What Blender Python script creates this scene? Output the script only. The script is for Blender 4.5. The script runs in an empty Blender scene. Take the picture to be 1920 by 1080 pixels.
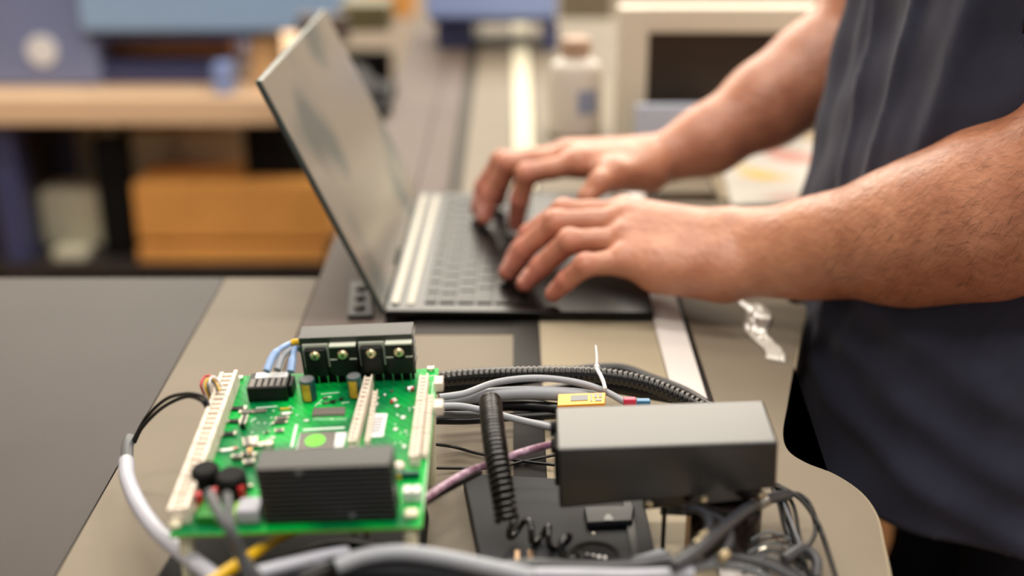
import bpy, bmesh, math, random
import numpy as np
from mathutils import Vector, Matrix
random.seed(7); np.random.seed(7)
S = bpy.context.scene
COL = S.collection
PI = math.pi
# ------------------------------------------------------------------ camera
F = 2400.0; TH = math.atan(963 / F); CT, ST = math.cos(TH), math.sin(TH); EYE = 1.30; TZ = 0.90
cam = bpy.data.cameras.new('camera'); co = bpy.data.objects.new('camera', cam); COL.objects.link(co)
co.location = (0, 0, EYE); co.rotation_euler = (PI / 2 - TH, 0, 0)
cam.sensor_width = 36; cam.lens = 36 * F / 1920; cam.clip_start = 0.02
cam.dof.use_dof = True; cam.dof.focus_distance = 0.80; cam.dof.aperture_fstop = 2.4
S.camera = co
# ------------------------------------------------------------------ view, world, lights
S.view_settings.view_transform = 'Standard'; S.view_settings.look = 'None'
S.view_settings.gamma = 1; S.view_settings.use_curve_mapping = False; S.view_settings.exposure = 0.0
w = bpy.data.worlds.new('world'); S.world = w; w.use_nodes = True
w.node_tree.nodes['Background'].inputs[0].default_value = (0.92, 0.95, 1.0, 1)
w.node_tree.nodes['Background'].inputs[1].default_value = 0.26
def area(name, loc, target, sx, sy, power, color):
    l = bpy.data.lights.new(name, 'AREA'); l.shape = 'RECTANGLE'; l.size = sx; l.size_y = sy; l.energy = power; l.color = color
    o = bpy.data.objects.new(name, l); COL.objects.link(o); o.location = loc
    o.rotation_euler = (Vector(target) - Vector(loc)).to_track_quat('-Z', 'Y').to_euler()
    return o
WARM = (1.0, 0.95, 0.88)
area('window_daylight', (0.2, 4.38, 2.9), (0.2, 0, 2.9), 5.2, 1.9, 250, (1.0, 0.91, 0.77))
LAMPS = [(-0.4, 0.9), (1.5, 0.9), (-0.4, 2.7), (1.5, 2.7), (-0.4, -0.9), (1.5, -0.9)]
for i, (x, y) in enumerate(LAMPS):
    area('ceiling_lamp_light', (x, y, 4.05), (x, y, 0), 1.2, 0.3, {-0.9: 38, 0.9: 38, 2.7: 18}[y], WARM)
# ------------------------------------------------------------------ projection helpers: a pixel of the photo turned into a point of the place
EY = np.array([0, 0, EYE]); FW = np.array([0, CT, -ST]); UP = np.array([0, ST, CT]); RT = np.array([1.0, 0, 0])
def ray(px, py): return FW + RT * (px - 960) / F - UP * (py - 540) / F
def atz(px, py, z=TZ):
    r = ray(px, py); return Vector(EY + r * ((z - EYE) / r[2]))
def aty(px, py, y):
    r = ray(px, py); return Vector(EY + r * (y / r[1]))
# ------------------------------------------------------------------ object helpers
def tag(o, label=None, cat=None, group=None, kind=None):
    if label: o['label'] = label
    if cat: o['category'] = cat
    if group: o['group'] = group
    if kind: o['kind'] = kind
    return o
def empty(name, loc=(0, 0, 0), label=None, cat=None, group=None, rot=(0, 0, 0)):
    o = bpy.data.objects.new(name, None); COL.objects.link(o); o.location = loc; o.rotation_euler = rot
    o.empty_display_size = 0.02
    return tag(o, label, cat, group)
def smooth(me, ang=35):
    me.polygons.foreach_set('use_smooth', [True] * len(me.polygons))
    try: me.set_sharp_from_angle(angle=math.radians(ang))
    except Exception: pass
def link(name, me, mat, parent=None, sm=35):
    o = bpy.data.objects.new(name, me); COL.objects.link(o)
    if mat and not me.materials: me.materials.append(mat)
    if parent: o.parent = parent
    if sm: smooth(me, sm)
    return o
class MB:
    def __init__(s): s.bm = bmesh.new(); s.bev = False
    def box(s, lo, hi, bev=0.0, seg=2, m=None, mi=0):
        b = bmesh.new(); bmesh.ops.create_cube(b, size=1)
        lo = Vector(lo); hi = Vector(hi)
        for v in b.verts: v.co = Vector([(lo[i] + hi[i]) / 2 + v.co[i] * (hi[i] - lo[i]) for i in range(3)])
        return s._add(b, bev, seg, m, mi)
    def hexa(s, pts, bev=0.0, seg=2, mi=0):   # bottom 4 ccw, top 4 ccw
        b = bmesh.new(); v = [b.verts.new(p) for p in pts]
        for f in ((3, 2, 1, 0), (4, 5, 6, 7), (0, 1, 5, 4), (1, 2, 6, 5), (2, 3, 7, 6), (3, 0, 4, 7)): b.faces.new([v[i] for i in f])
        return s._add(b, bev, seg, None, mi)
    def _add(s, b, bev, seg, m, mi):
        if bev > 0: s.bev = True; bmesh.ops.bevel(b, geom=list(b.edges), offset=bev, segments=seg, profile=0.5, affect='EDGES')
        for f in b.faces: f.material_index = mi
        if m is not None: bmesh.ops.transform(b, matrix=m, verts=b.verts)
        bmesh.ops.recalc_face_normals(b, faces=b.faces)
        me = bpy.data.meshes.new('tmp'); b.to_mesh(me); b.free(); s.bm.from_mesh(me); bpy.data.meshes.remove(me)
        return s
    def cyl(s, p0, p1, r0, r1=None, n=24, bev=0.0, mi=0):
        r1 = r0 if r1 is None else r1
        p0 = Vector(p0); p1 = Vector(p1); d = p1 - p0; b = bmesh.new()
        bmesh.ops.create_cone(b, cap_ends=True, segments=n, radius1=r0, radius2=r1, depth=d.length)
        if bev > 0:
            e = [e for e in b.edges if all(len(f.verts) > 4 for f in e.link_faces) or any(len(f.verts) > 4 for f in e.link_faces)]
            bmesh.ops.bevel(b, geom=e, offset=bev, segments=2, profile=0.5, affect='EDGES')
        m = Matrix.Translation((p0 + p1) / 2) @ d.to_track_quat('Z', 'Y').to_matrix().to_4x4()
        return s._add(b, 0, 1, m, mi)
    def lathe(s, prof, center, n=32, axis='Z', mi=0):
        b = bmesh.new(); rings = []
        for r, z in prof:
            rings.append([b.verts.new((r * math.cos(2 * PI * k / n), r * math.sin(2 * PI * k / n), z)) for k in range(n)])
        for a, c in zip(rings, rings[1:]):
            for k in range(n): b.faces.new((a[k], a[(k + 1) % n], c[(k + 1) % n], c[k]))
        b.faces.new(rings[0][::-1]); b.faces.new(rings[-1])
        m = Matrix.Translation(center)
        if axis == 'Y': m = m @ Matrix.Rotation(PI / 2, 4, 'X')
        if axis == 'X': m = m @ Matrix.Rotation(PI / 2, 4, 'Y')
        return s._add(b, 0, 1, m, mi)
    def sph(s, c, r, sc=(1, 1, 1), n=16, mi=0):
        b = bmesh.new(); bmesh.ops.create_uvsphere(b, u_segments=n, v_segments=n // 2, radius=r)
        return s._add(b, 0, 1, Matrix.Translation(c) @ Matrix.Diagonal((*sc, 1)), mi)
    def tube(s, pts, r, n=12, sub=8, mi=0, raw=False, cap=True):
        P = [Vector(p) for p in pts] if raw else catmull(pts, sub)
        b = bmesh.new(); rings = []; N = len(P); nor = None
        for i, p in enumerate(P):
            t = (P[min(i + 1, N - 1)] - P[max(i - 1, 0)]).normalized()
            if nor is None: nor = t.orthogonal().normalized()
            nor = (nor - t * nor.dot(t)).normalized(); bi = t.cross(nor)
            rr = r(i / (N - 1)) if callable(r) else r
            rings.append([b.verts.new(p + (nor * math.cos(2 * PI * k / n) + bi * math.sin(2 * PI * k / n)) * rr) for k in range(n)])
        for a, c in zip(rings, rings[1:]):
            for k in range(n): b.faces.new((a[k], a[(k + 1) % n], c[(k + 1) % n], c[k]))
        if cap: b.faces.new(rings[0][::-1]); b.faces.new(rings[-1])
        return s._add(b, 0, 1, None, mi)
    def build(s, name, mats, parent=None, sm=35):
        me = bpy.data.meshes.new(name); s.bm.to_mesh(me); s.bm.free()
        for m in (mats if isinstance(mats, (list, tuple)) else [mats]): me.materials.append(m)
        o = link(name, me, None, parent, sm)
        if s.bev and sm:
            w_ = o.modifiers.new('weighted_normal', 'WEIGHTED_NORMAL'); w_.keep_sharp = True; w_.weight = 100
        return o
def catmull(pts, sub=8):
    P = [Vector(p) for p in pts]; P = [P[0] * 2 - P[1]] + P + [P[-1] * 2 - P[-2]]; out = []
    for i in range(1, len(P) - 2):
        a, b, c, d = P[i - 1:i + 3]
        for k in range(sub):
            t = k / sub
            out.append(0.5 * (2 * b + (c - a) * t + (2 * a - 5 * b + 4 * c - d) * t * t + (3 * b - a - 3 * c + d) * t ** 3))
    out.append(P[-2]); return out
# ------------------------------------------------------------------ materials
def sr(c): return tuple(((v / 255) / 12.92 if v / 255 <= 0.04045 else ((v / 255 + 0.055) / 1.055) ** 2.4) for v in c)
def mat(name, rgb, rough=0.5, metal=0.0, spec=0.5, var=0.0, scale=20.0, bump=0.0, bscale=200.0, ior=None, trans=0.0, coat=0.0, sheen=0.0, rgb2=None, stretch=None, sss=0.0):
    m = bpy.data.materials.new(name); m.use_nodes = True; nt = m.node_tree; b = nt.nodes['Principled BSDF']
    c = sr(rgb)
    b.inputs['Base Color'].default_value = (*c, 1); b.inputs['Roughness'].default_value = rough; b.inputs['Metallic'].default_value = metal
    b.inputs['Specular IOR Level'].default_value = spec; b.inputs['Transmission Weight'].default_value = trans
    b.inputs['Coat Weight'].default_value = coat; b.inputs['Sheen Weight'].default_value = sheen
    if ior: b.inputs['IOR'].default_value = ior
    if sss: b.inputs['Subsurface Weight'].default_value = sss; b.inputs['Subsurface Scale'].default_value = 0.01; b.inputs['Subsurface Radius'].default_value = (1, .35, .2)
    tc = nt.nodes.new('ShaderNodeTexCoord'); mp = nt.nodes.new('ShaderNodeMapping'); nt.links.new(tc.outputs['Object'], mp.inputs[0])
    if stretch: mp.inputs['Scale'].default_value = stretch
    if var > 0 or rgb2:
        n = nt.nodes.new('ShaderNodeTexNoise'); n.inputs['Scale'].default_value = scale; n.inputs['Detail'].default_value = 4
        nt.links.new(mp.outputs[0], n.inputs['Vector'])
        r = nt.nodes.new('ShaderNodeValToRGB'); c2 = sr(rgb2) if rgb2 else tuple(v * (1 - var) for v in c)
        r.color_ramp.elements[0].color = (*c2, 1); r.color_ramp.elements[0].position = 0.35
        r.color_ramp.elements[1].color = (*(tuple(min(1, v * (1 + var)) for v in c)), 1); r.color_ramp.elements[1].position = 0.65
        nt.links.new(n.outputs['Fac'], r.inputs[0]); nt.links.new(r.outputs[0], b.inputs['Base Color'])
    if bump > 0:
        n2 = nt.nodes.new('ShaderNodeTexNoise'); n2.inputs['Scale'].default_value = bscale; n2.inputs['Detail'].default_value = 3
        nt.links.new(mp.outputs[0], n2.inputs['Vector'])
        bp = nt.nodes.new('ShaderNodeBump'); bp.inputs['Strength'].default_value = bump; bp.inputs['Distance'].default_value = 0.001
        nt.links.new(n2.outputs['Fac'], bp.inputs['Height']); nt.links.new(bp.outputs[0], b.inputs['Normal'])
    return m
M = {}
M['floor'] = mat('floor_vinyl', (158, 124, 92), 0.45, var=0.15, scale=6)
M['wall'] = mat('wall_paint', (205, 198, 186), 0.8, var=0.03, scale=3, bump=0.1)
M['ceil'] = mat('ceiling_paint', (225, 222, 215), 0.9, var=0.02)
M['beige'] = mat('beige_panel', (122, 112, 97), 0.6, spec=0.25, var=0.05, scale=9, bump=0.05, bscale=500)
M['tan'] = mat('tan_panel', (158, 146, 124), 0.6, spec=0.25, var=0.04, scale=9)
M['brown'] = mat('brown_panel', (98, 86, 80), 0.6, spec=0.2, var=0.06, scale=7, bump=0.05, bscale=500)
M['greydark'] = mat('charcoal_panel', (54, 48, 46), 0.55, spec=0.3, var=0.12, scale=5)
M['gap'] = mat('dark_groove', (26, 22, 20), 0.55, spec=0.2)
M['groove2'] = mat('olive_groove', (62, 56, 48), 0.6, spec=0.15)
M['cream'] = mat('cream_strip', (214, 208, 184), 0.6, spec=0.2, var=0.03)
M['white'] = mat('white_strip', (214, 208, 204), 0.5, spec=0.3)
M['lapblack'] = mat('laptop_black', (10, 9, 9), 0.24, spec=0.22, bump=0.05, bscale=900)
M['key'] = mat('key_black', (10, 10, 9), 0.28, spec=0.16)
M['keyedge'] = mat('hinge_strip', (124, 120, 108), 0.35, metal=0.6, spec=0.8)
M['lapedge'] = mat('lid_edge_metal', (84, 92, 90), 0.38, metal=0.7)
def screen_mat():
    m = mat('screen_glass', (26, 25, 24), 0.16, spec=0.8); nt = m.node_tree; b_ = nt.nodes['Principled BSDF']
    tc = nt.nodes.new('ShaderNodeTexCoord'); n = nt.nodes.new('ShaderNodeTexNoise'); n.inputs['Scale'].default_value = 9; n.inputs['Detail'].default_value = 1
    nt.links.new(tc.outputs['Object'], n.inputs['Vector']); r = nt.nodes.new('ShaderNodeValToRGB'); e = r.color_ramp.elements
    e[0].color = (*sr((84, 94, 90)), 1); e[0].position = .36; e[1].color = (*sr((158, 142, 122)), 1); e[1].position = .5
    nt.links.new(n.outputs['Fac'], r.inputs[0]); nt.links.new(r.outputs[0], b_.inputs['Emission Color']); b_.inputs['Emission Strength'].default_value = .6  # mild glow added to brighten the screen where its reflection stays too dim
    return m
M['screen'] = screen_mat()
M['boxblack'] = mat('satin_black_casing', (12, 12, 14), 0.34, spec=0.9, bump=0.06, bscale=700)
M['tabgrey'] = mat('slate_plastic', (46, 48, 56), 0.5, spec=0.4)
M['black'] = mat('black_plastic', (12, 12, 13), 0.45, spec=0.35)
M['blackmatt'] = mat('matt_black', (8, 8, 9), 0.7, spec=0.2)
M['devgrey'] = mat('dark_grey_plastic', (28, 30, 35), 0.6, spec=0.25)
M['anod'] = mat('black_anodised', (12, 11, 10), 0.42, spec=0.75, bump=0.05, bscale=900, stretch=(1, 8, 1))
M['steel'] = mat('steel', (190, 185, 175), 0.25, metal=1.0)
M['brass'] = mat('brass', (218, 204, 172), 0.3, metal=1.0)
M['ivory'] = mat('ivory_connector', (232, 220, 205), 0.45, var=0.04, scale=120)
M['whiteplas'] = mat('white_plastic', (232, 230, 228), 0.4)
M['label'] = mat('label_paper', (238, 238, 240), 0.6)
M['ink'] = mat('ink_grey', (120, 116, 124), 0.6)
M['lime'] = mat('lime_sticker', (110, 225, 60), 0.5)
M['gold'] = mat('gold_sleeve', (216, 170, 52), 0.4, var=0.2, scale=300)
M['darkgreen'] = mat('dark_green_sleeve', (14, 74, 70), 0.35)
M['silk'] = mat('silkscreen', (220, 236, 226), 0.6)
M['red'] = mat('red_wire', (190, 40, 48), 0.4)
M['yellow'] = mat('yellow_wire', (224, 178, 16), 0.4)
M['pink'] = mat('pink_plastic', (220, 60, 90), 0.4)
M['bluecrimp'] = mat('pale_blue_sleeve', (150, 180, 224), 0.35)
M['bluepl'] = mat('blue_plastic', (60, 120, 160), 0.4)
M['greycable'] = mat('grey_cable', (150, 154, 162), 0.4, spec=0.5)
M['lightcable'] = mat('light_grey_cable', (176, 178, 190), 0.38, var=0.05, scale=60)
M['shrink'] = mat('grey_heat_shrink', (92, 95, 98), 0.4)
M['darkcable'] = mat('dark_grey_cable', (48, 50, 56), 0.35, spec=0.6)
M['blackcable'] = mat('black_cable', (10, 10, 12), 0.33, spec=0.5)
M['ribbon'] = mat('grey_ribbon', (88, 90, 94), 0.45)
M['coil'] = mat('coil_black', (8, 8, 9), 0.18, spec=0.7)
M['pinkwire'] = mat('pink_white_wire', (196, 164, 184), 0.35, rgb2=(130, 84, 108), scale=220)
M['orange'] = mat('orange_label', (240, 160, 40), 0.45)
M['tie'] = mat('clear_nylon', (226, 226, 232), 0.3, spec=0.6)
M['maroon'] = mat('maroon_black', (24, 12, 12), 0.25, spec=0.6)
M['lens'] = mat('metal_tan', (170, 140, 110), 0.35, metal=0.7)
M['olive'] = mat('standoff_nylon', (226, 220, 190), 0.45)
M['ltgreen'] = mat('light_green_terminal', (150, 200, 70), 0.45)
M['midgreen'] = mat('green_terminal', (40, 130, 44), 0.45)
M['dkmetal'] = mat('chip_grey', (104, 98, 92), 0.4)
M['wood'] = mat('pale_wood', (244, 208, 170), 0.45, var=0.06, scale=6, stretch=(1, 8, 8))
M['card'] = mat('cardboard', (226, 160, 82), 0.7, var=0.06, scale=12)
M['dkcard'] = mat('cardboard_shadow_fold', (150, 96, 40), 0.7)
M['paper'] = mat('packet_paper', (222, 216, 190), 0.7, var=0.08, scale=10)
M['bluebody'] = mat('slate_blue_body', (128, 138, 176), 0.4, var=0.04, scale=5)
M['bluelid'] = mat('light_blue_lid', (160, 190, 226), 0.35)
M['navy'] = mat('navy_body', (64, 70, 112), 0.45)
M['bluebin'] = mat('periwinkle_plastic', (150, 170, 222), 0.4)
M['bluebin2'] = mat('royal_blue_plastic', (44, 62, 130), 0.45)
M['rollbrown'] = mat('brown_roll', (220, 146, 84), 0.45, var=0.25, scale=9)
M['rollpale'] = mat('pale_tube', (232, 186, 132), 0.5)
M['monitor'] = mat('cream_bezel', (222, 214, 196), 0.45)
M['monscreen'] = mat('dark_screen', (62, 50, 38), 0.35, rgb2=(46, 40, 34), scale=4)
M['bottle'] = mat('milky_plastic', (206, 198, 188), 0.4, spec=0.5)
M['bottlelabel'] = mat('blue_grey_label', (140, 150, 176), 0.5)
M['pillar'] = mat('grey_olive_pillar', (132, 122, 100), 0.6)
M['shirt'] = mat('navy_tshirt', (54, 56, 72), 0.95, spec=0.2, sheen=0.1, var=0.08, scale=40, bump=0.3, bscale=1500)
M['jeans'] = mat('dark_jeans', (30, 34, 50), 0.85, var=0.2, scale=200)
M['hair'] = mat('dark_hair', (48, 34, 26), 0.6)
M['shoe'] = mat('black_shoe', (26, 25, 25), 0.5)
M['glint'] = mat('glint_white', (226, 222, 212), 0.08, spec=1.0, coat=0.6)
M['tab'] = mat('plated_tab', (206, 212, 196), 0.55)
M['palecard'] = mat('pale_blue_card', (196, 206, 226), 0.6)
def green_mat():
    m = bpy.data.materials.new('solder_mask'); m.use_nodes = True; nt = m.node_tree; b = nt.nodes['Principled BSDF']
    b.inputs['Roughness'].default_value = 0.36; b.inputs['Specular IOR Level'].default_value = 0.25
    tc = nt.nodes.new('ShaderNodeTexCoord')
    n = nt.nodes.new('ShaderNodeTexNoise'); n.inputs['Scale'].default_value = 28; n.inputs['Detail'].default_value = 1.5
    v = nt.nodes.new('ShaderNodeTexVoronoi'); v.distance = 'CHEBYCHEV'; v.inputs['Scale'].default_value = 120
    w_ = nt.nodes.new('ShaderNodeTexWave'); w_.inputs['Scale'].default_value = 110; w_.inputs['Distortion'].default_value = 1.2; w_.bands_direction = 'DIAGONAL'
    for q in (n, v, w_): nt.links.new(tc.outputs['Object'], q.inputs['Vector'])
    r = nt.nodes.new('ShaderNodeValToRGB'); e = r.color_ramp.elements
    e[0].color = (*sr((0, 118, 62)), 1); e[0].position = 0.42; e[1].color = (*sr((2, 182, 72)), 1); e[1].position = 0.58
    nt.links.new(n.outputs['Fac'], r.inputs[0])
    mx = nt.nodes.new('ShaderNodeMixRGB'); mx.blend_type = 'MULTIPLY'; mx.inputs[0].default_value = 0.28
    r2 = nt.nodes.new('ShaderNodeValToRGB'); r2.color_ramp.elements[0].position = 0.35; r2.color_ramp.elements[1].position = 0.45
    r2.color_ramp.elements[0].color = (0.3, 0.4, 0.35, 1)
    nt.links.new(w_.outputs['Fac'], r2.inputs[0]); nt.links.new(r.outputs[0], mx.inputs[1]); nt.links.new(r2.outputs[0], mx.inputs[2])
    nt.links.new(mx.outputs[0], b.inputs['Base Color'])
    return m
M['pcb'] = green_mat()
M['pcbedge'] = mat('board_edge', (110, 160, 50), 0.5)
def skin_mat():
    m = bpy.data.materials.new('skin'); m.use_nodes = True; nt = m.node_tree; b = nt.nodes['Principled BSDF']
    b.inputs['Roughness'].default_value = 0.40; b.inputs['Specular IOR Level'].default_value = 0.6
    b.inputs['Subsurface Weight'].default_value = 0.12; b.inputs['Subsurface Scale'].default_value = 0.006; b.inputs['Subsurface Radius'].default_value = (1, .35, .2)
    a = nt.nodes.new('ShaderNodeAttribute'); a.attribute_name = 'tone'
    tc = nt.nodes.new('ShaderNodeTexCoord'); n = nt.nodes.new('ShaderNodeTexNoise'); n.inputs['Scale'].default_value = 45; n.inputs['Detail'].default_value = 5
    nt.links.new(tc.outputs['Object'], n.inputs['Vector'])
    r = nt.nodes.new('ShaderNodeValToRGB'); r.color_ramp.elements[0].position = 0.3; r.color_ramp.elements[1].position = 0.7
    r.color_ramp.elements[0].color = (.80, .68, .64, 1); r.color_ramp.elements[1].color = (1.08, 1.06, 1.04, 1)
    nt.links.new(n.outputs['Fac'], r.inputs[0])
    mx = nt.nodes.new('ShaderNodeMixRGB'); mx.blend_type = 'MULTIPLY'; mx.inputs[0].default_value = 1
    nt.links.new(a.outputs['Color'], mx.inputs[1]); nt.links.new(r.outputs[0], mx.inputs[2]); nt.links.new(mx.outputs[0], b.inputs['Base Color'])
    n2 = nt.nodes.new('ShaderNodeTexNoise'); n2.inputs['Scale'].default_value = 170; n2.inputs['Detail'].default_value = 5
    nt.links.new(tc.outputs['Object'], n2.inputs['Vector'])
    bp = nt.nodes.new('ShaderNodeBump'); bp.inputs['Strength'].default_value = 0.7; bp.inputs['Distance'].default_value = 0.0015
    nt.links.new(n2.outputs['Fac'], bp.inputs['Height']); nt.links.new(bp.outputs[0], b.inputs['Normal'])
    return m
M['skin'] = skin_mat()
def sheet_mat():
    m = bpy.data.materials.new('printed_sheet'); m.use_nodes = True; nt = m.node_tree; b = nt.nodes['Principled BSDF']; b.inputs['Roughness'].default_value = 0.5
    tc = nt.nodes.new('ShaderNodeTexCoord'); n = nt.nodes.new('ShaderNodeTexNoise'); n.inputs['Scale'].default_value = 9; n.inputs['Detail'].default_value = 0
    nt.links.new(tc.outputs['Object'], n.inputs['Vector']); r = nt.nodes.new('ShaderNodeValToRGB'); e = r.color_ramp.elements
    e[0].color = (*sr((206, 150, 140)), 1); e[0].position = 0.28; e[1].color = (*sr((206, 203, 196)), 1); e[1].position = 0.36
    x = e.new(0.60); x.color = (*sr((206, 203, 196)), 1); x = e.new(0.66); x.color = (*sr((226, 190, 110)), 1)
    nt.links.new(n.outputs['Fac'], r.inputs[0]); nt.links.new(r.outputs[0], b.inputs['Base Color']); return m
M['sheet'] = sheet_mat()

# ------------------------------------------------------------------ the room
def struct(name, lo, hi, m):
    return tag(MB().box(lo, hi).build(name, m, sm=0), kind='structure')
struct('floor', (-3.2, -2.5, -0.1), (3.6, 4.5, 0.0), M['floor'])
struct('ceiling', (-3.2, -2.5, 4.1), (3.6, 4.5, 4.2), M['ceil'])
struct('wall_left', (-3.3, -2.5, 0), (-3.2, 4.5, 4.1), M['wall'])
struct('wall_right', (3.6, -2.5, 0), (3.7, 4.5, 4.1), M['wall'])
b = MB(); b.box((-3.2, 4.5, 0), (3.6, 4.6, 1.9)); b.box((-3.2, 4.5, 3.9), (3.6, 4.6, 4.1)); b.box((-3.2, 4.5, 1.9), (-2.45, 4.6, 3.9)); b.box((2.85, 4.5, 1.9), (3.6, 4.6, 3.9))
tag(b.build('wall_back', M['wall'], sm=0), kind='structure')
b = MB()
for i in range(5): x = -2.45 + i * 5.3 / 4; b.box((x - .03, 4.46, 1.9), (x + .03, 4.56, 3.9))
b.box((-2.48, 4.46, 1.88), (2.88, 4.56, 1.94)); b.box((-2.48, 4.46, 3.86), (2.88, 4.56, 3.92))
win = tag(b.build('window_1', M['whiteplas'], sm=0), kind='structure')
for i, (x, y) in enumerate(LAMPS):
    r = empty('ceiling_light', (x, y, 4.07), 'slim white ceiling light fitting, ' + ('left' if x < 0 else 'right') + ' one of the ' + {0.9: 'pair over the bench', 2.7: 'pair nearest the window', -0.9: 'pair behind the camera'}[y], 'light', 'ceiling light fittings')
    MB().box((-.62, -.17, 0), (.62, .17, .03), 0.004).build('housing', M['whiteplas'], r)

# ------------------------------------------------------------------ workbench
TX = lambda px, py: atz(px, py).x
bench = empty('workbench', (-0.2, 0.9, 0), 'long dark workbench with inset beige and brown panels and pale strips under the laptop', 'workbench')
def bp(name, lo, hi, m, bev=0.0, sm=0):
    o = MB().box(lo, hi, bev).build(name, m, sm=sm); o.parent = bench; o.matrix_parent_inverse = Matrix.Translation((0.2, -0.9, 0)); return o
T = TZ
XL = -1.5; XR = 0.212; YF = 0.30; YB = 2.27
xa = -0.245; xb = -0.165; xc = -0.118
bp('tabletop', (XL, YF, T - .05), (.150, 1.02, T - .0025), M['gap'])
bp('tabletop', (xb, 1.02, T - .05), (.150, YB, T - .0025), M['gap'])
bp('cabinet', (XL + .05, YF + .08, 0.0), (XR - .1, 0.98, T - .05), M['greydark'])
bp('cabinet', (xb + .03, 0.98, 0.0), (XR - .1, YB - .05, T - .05), M['greydark'])
bp('panel', (XL, YF, T - .004), (xa - .001, 1.02, T), M['greydark'])['label'] = 'charcoal panel'
bp('panel', (xa, YF, T - .004), (xb - .001, 1.02, T), M['beige'], 0)['label'] = 'beige panel'
bp('panel', (xb, YF, T - .004), (-.100, 0.90, T), M['brown'])
bp('panel', (-.0985, YF, T - .004), (.001, .918, T), M['beige'])
bp('channel', (.001, YF, T - .004), (.021, .925, T + .001), M['gap'])
bp('panel', (.0215, YF, T - .004), (.111, 1.26, T - .0005), M['tan'])['label'] = 'tan panel'
bp('strip', (.1115, YF, T - .004), (.1345, 1.26, T + .0015), M['white'], 0.0005)['label'] = 'white strip'
EDGE = [atz(*p) for p in ((1700, 1300), (1668, 1085), (1655, 1020), (1642, 965), (1612, 922), (1562, 888), (1512, 868), (1478, 845), (1468, 812), (1476, 760), (1486, 700), (1498, 630), (1508, 575))]
EDGE = [(p.x, p.y) for p in EDGE] + [(.226, .97), (.226, 1.06), (.238, 1.23)]
def prism(name, pts, z0, z1, m):
    t = bmesh.new(); A_ = [t.verts.new((x, y, z0)) for x, y in pts]; B_ = [t.verts.new((x, y, z1)) for x, y in pts]
    t.faces.new(A_[::-1]); t.faces.new(B_)
    for i in range(len(pts)): j = (i + 1) % len(pts); t.faces.new((A_[i], A_[j], B_[j], B_[i]))
    bmesh.ops.triangulate(t, faces=[f for f in t.faces if len(f.verts) > 4]); bmesh.ops.recalc_face_normals(t, faces=t.faces)
    me = bpy.data.meshes.new(name); t.to_mesh(me); t.free(); o = link(name, me, m, bench, 0); o.matrix_parent_inverse = Matrix.Translation((0.2, -0.9, 0)); return o
SM = [tuple(p.xy) for p in catmull([(x, y, 0) for x, y in EDGE], 5)]
prism('side_panel', [(.139, SM[0][1])] + SM + [(.139, 1.23)], T - .04, T, M['beige'])
o = MB().tube([(x, y, T - .002) for x, y in SM], .0018, 8, raw=True).build('edge_trim', M['tan'], bench); o.matrix_parent_inverse = Matrix.Translation((0.2, -0.9, 0)); o['label'] = 'pale edge trim'
bp('panel', (xb, 0.901, T - .004), (-.100, YB, T), M['brown'])
bp('panel', (-.0985, 1.256, T - .004), (-.0755, YB, T), M['brown'])
_y0, _y1 = atz(800, 627).y, atz(800, 604).y
bp('groove', (-.076, _y0, T - .001), (.021, _y1, T + .0006), M['gap'])
# beyond the laptop
yy = 1.262
bp('panel', (-.0755, yy, T - .004), (-.068, YB, T), M['brown'])
bp('groove', (-.0675, yy - .006, T - .004), (-.052, YB, T - .001), M['groove2'])
bp('groove', (-.100, 1.235, T - .004), (-.052, 1.255, T - .001), M['groove2'])
bp('panel', (-.0515, 1.20, T - .004), (.0005, YB, T), M['beige'])
bp('strip', (.001, 1.262, T - .004), (.026, YB - .06, T + .004), M['cream'], 0.001)['label'] = 'cream strip'
bp('panel', (.028, 1.262, T - .02), (XR - .003, YB, T), M['beige'])
# second bench on the right, behind the person
sb = empty('side_bench', (0.6, 1.7, 0), 'pale beige side bench behind the person, carrying the monitor and printed sheet', 'workbench')
o = MB().box((XR - .6, 1.24 - 1.7, T - .045), (1.4 - .6, YB - 1.7, T), 0.002).build('tabletop', M['tan'], sb)
for dx, dy in ((.02 - .36, -.42), (.76, -.42), (.02 - .36, .53), (.76, .53)):
    MB().box((dx, dy, 0), (dx + .04, dy + .04, T - .045)).build('leg', M['greydark'], sb, 0)

# ------------------------------------------------------------------ laptop
lap = empty('laptop', (-0.1005, 0.928, TZ), 'open black laptop with its lid tilted back, under both hands', 'laptop', rot=(0, 0, math.radians(-1.1)))
LW, LL, LH = 0.212, 0.308, 0.0085
MB().box((0, 0, 0.0022), (LW, LL, LH), 0.0018).build('base', M['lapblack'], lap)
for x in (.02, LW - .03):
    for y in (.02, LL - .03): MB().cyl((x, y, 0), (x, y, .0025), .005, n=12).build('rubber_foot', M['blackmatt'], lap)
MB().box((.004, .012, LH - .001), (.0105, LL - .012, LH + .0018), .0008).build('hinge_cover', M['keyedge'], lap)
MB().box((.0165, .012, LH - .001), (.0225, LL - .012, LH + .0010), .0006).build('vent_strip', M['keyedge'], lap)
kb = MB().box((.029, .013, LH - .0004), (.121, LL - .013, LH + .0001)).build('keyboard', M['lapblack'], lap, 0)
rows = 6; kd = .0148; x0 = .0305
protos = {}
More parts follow.
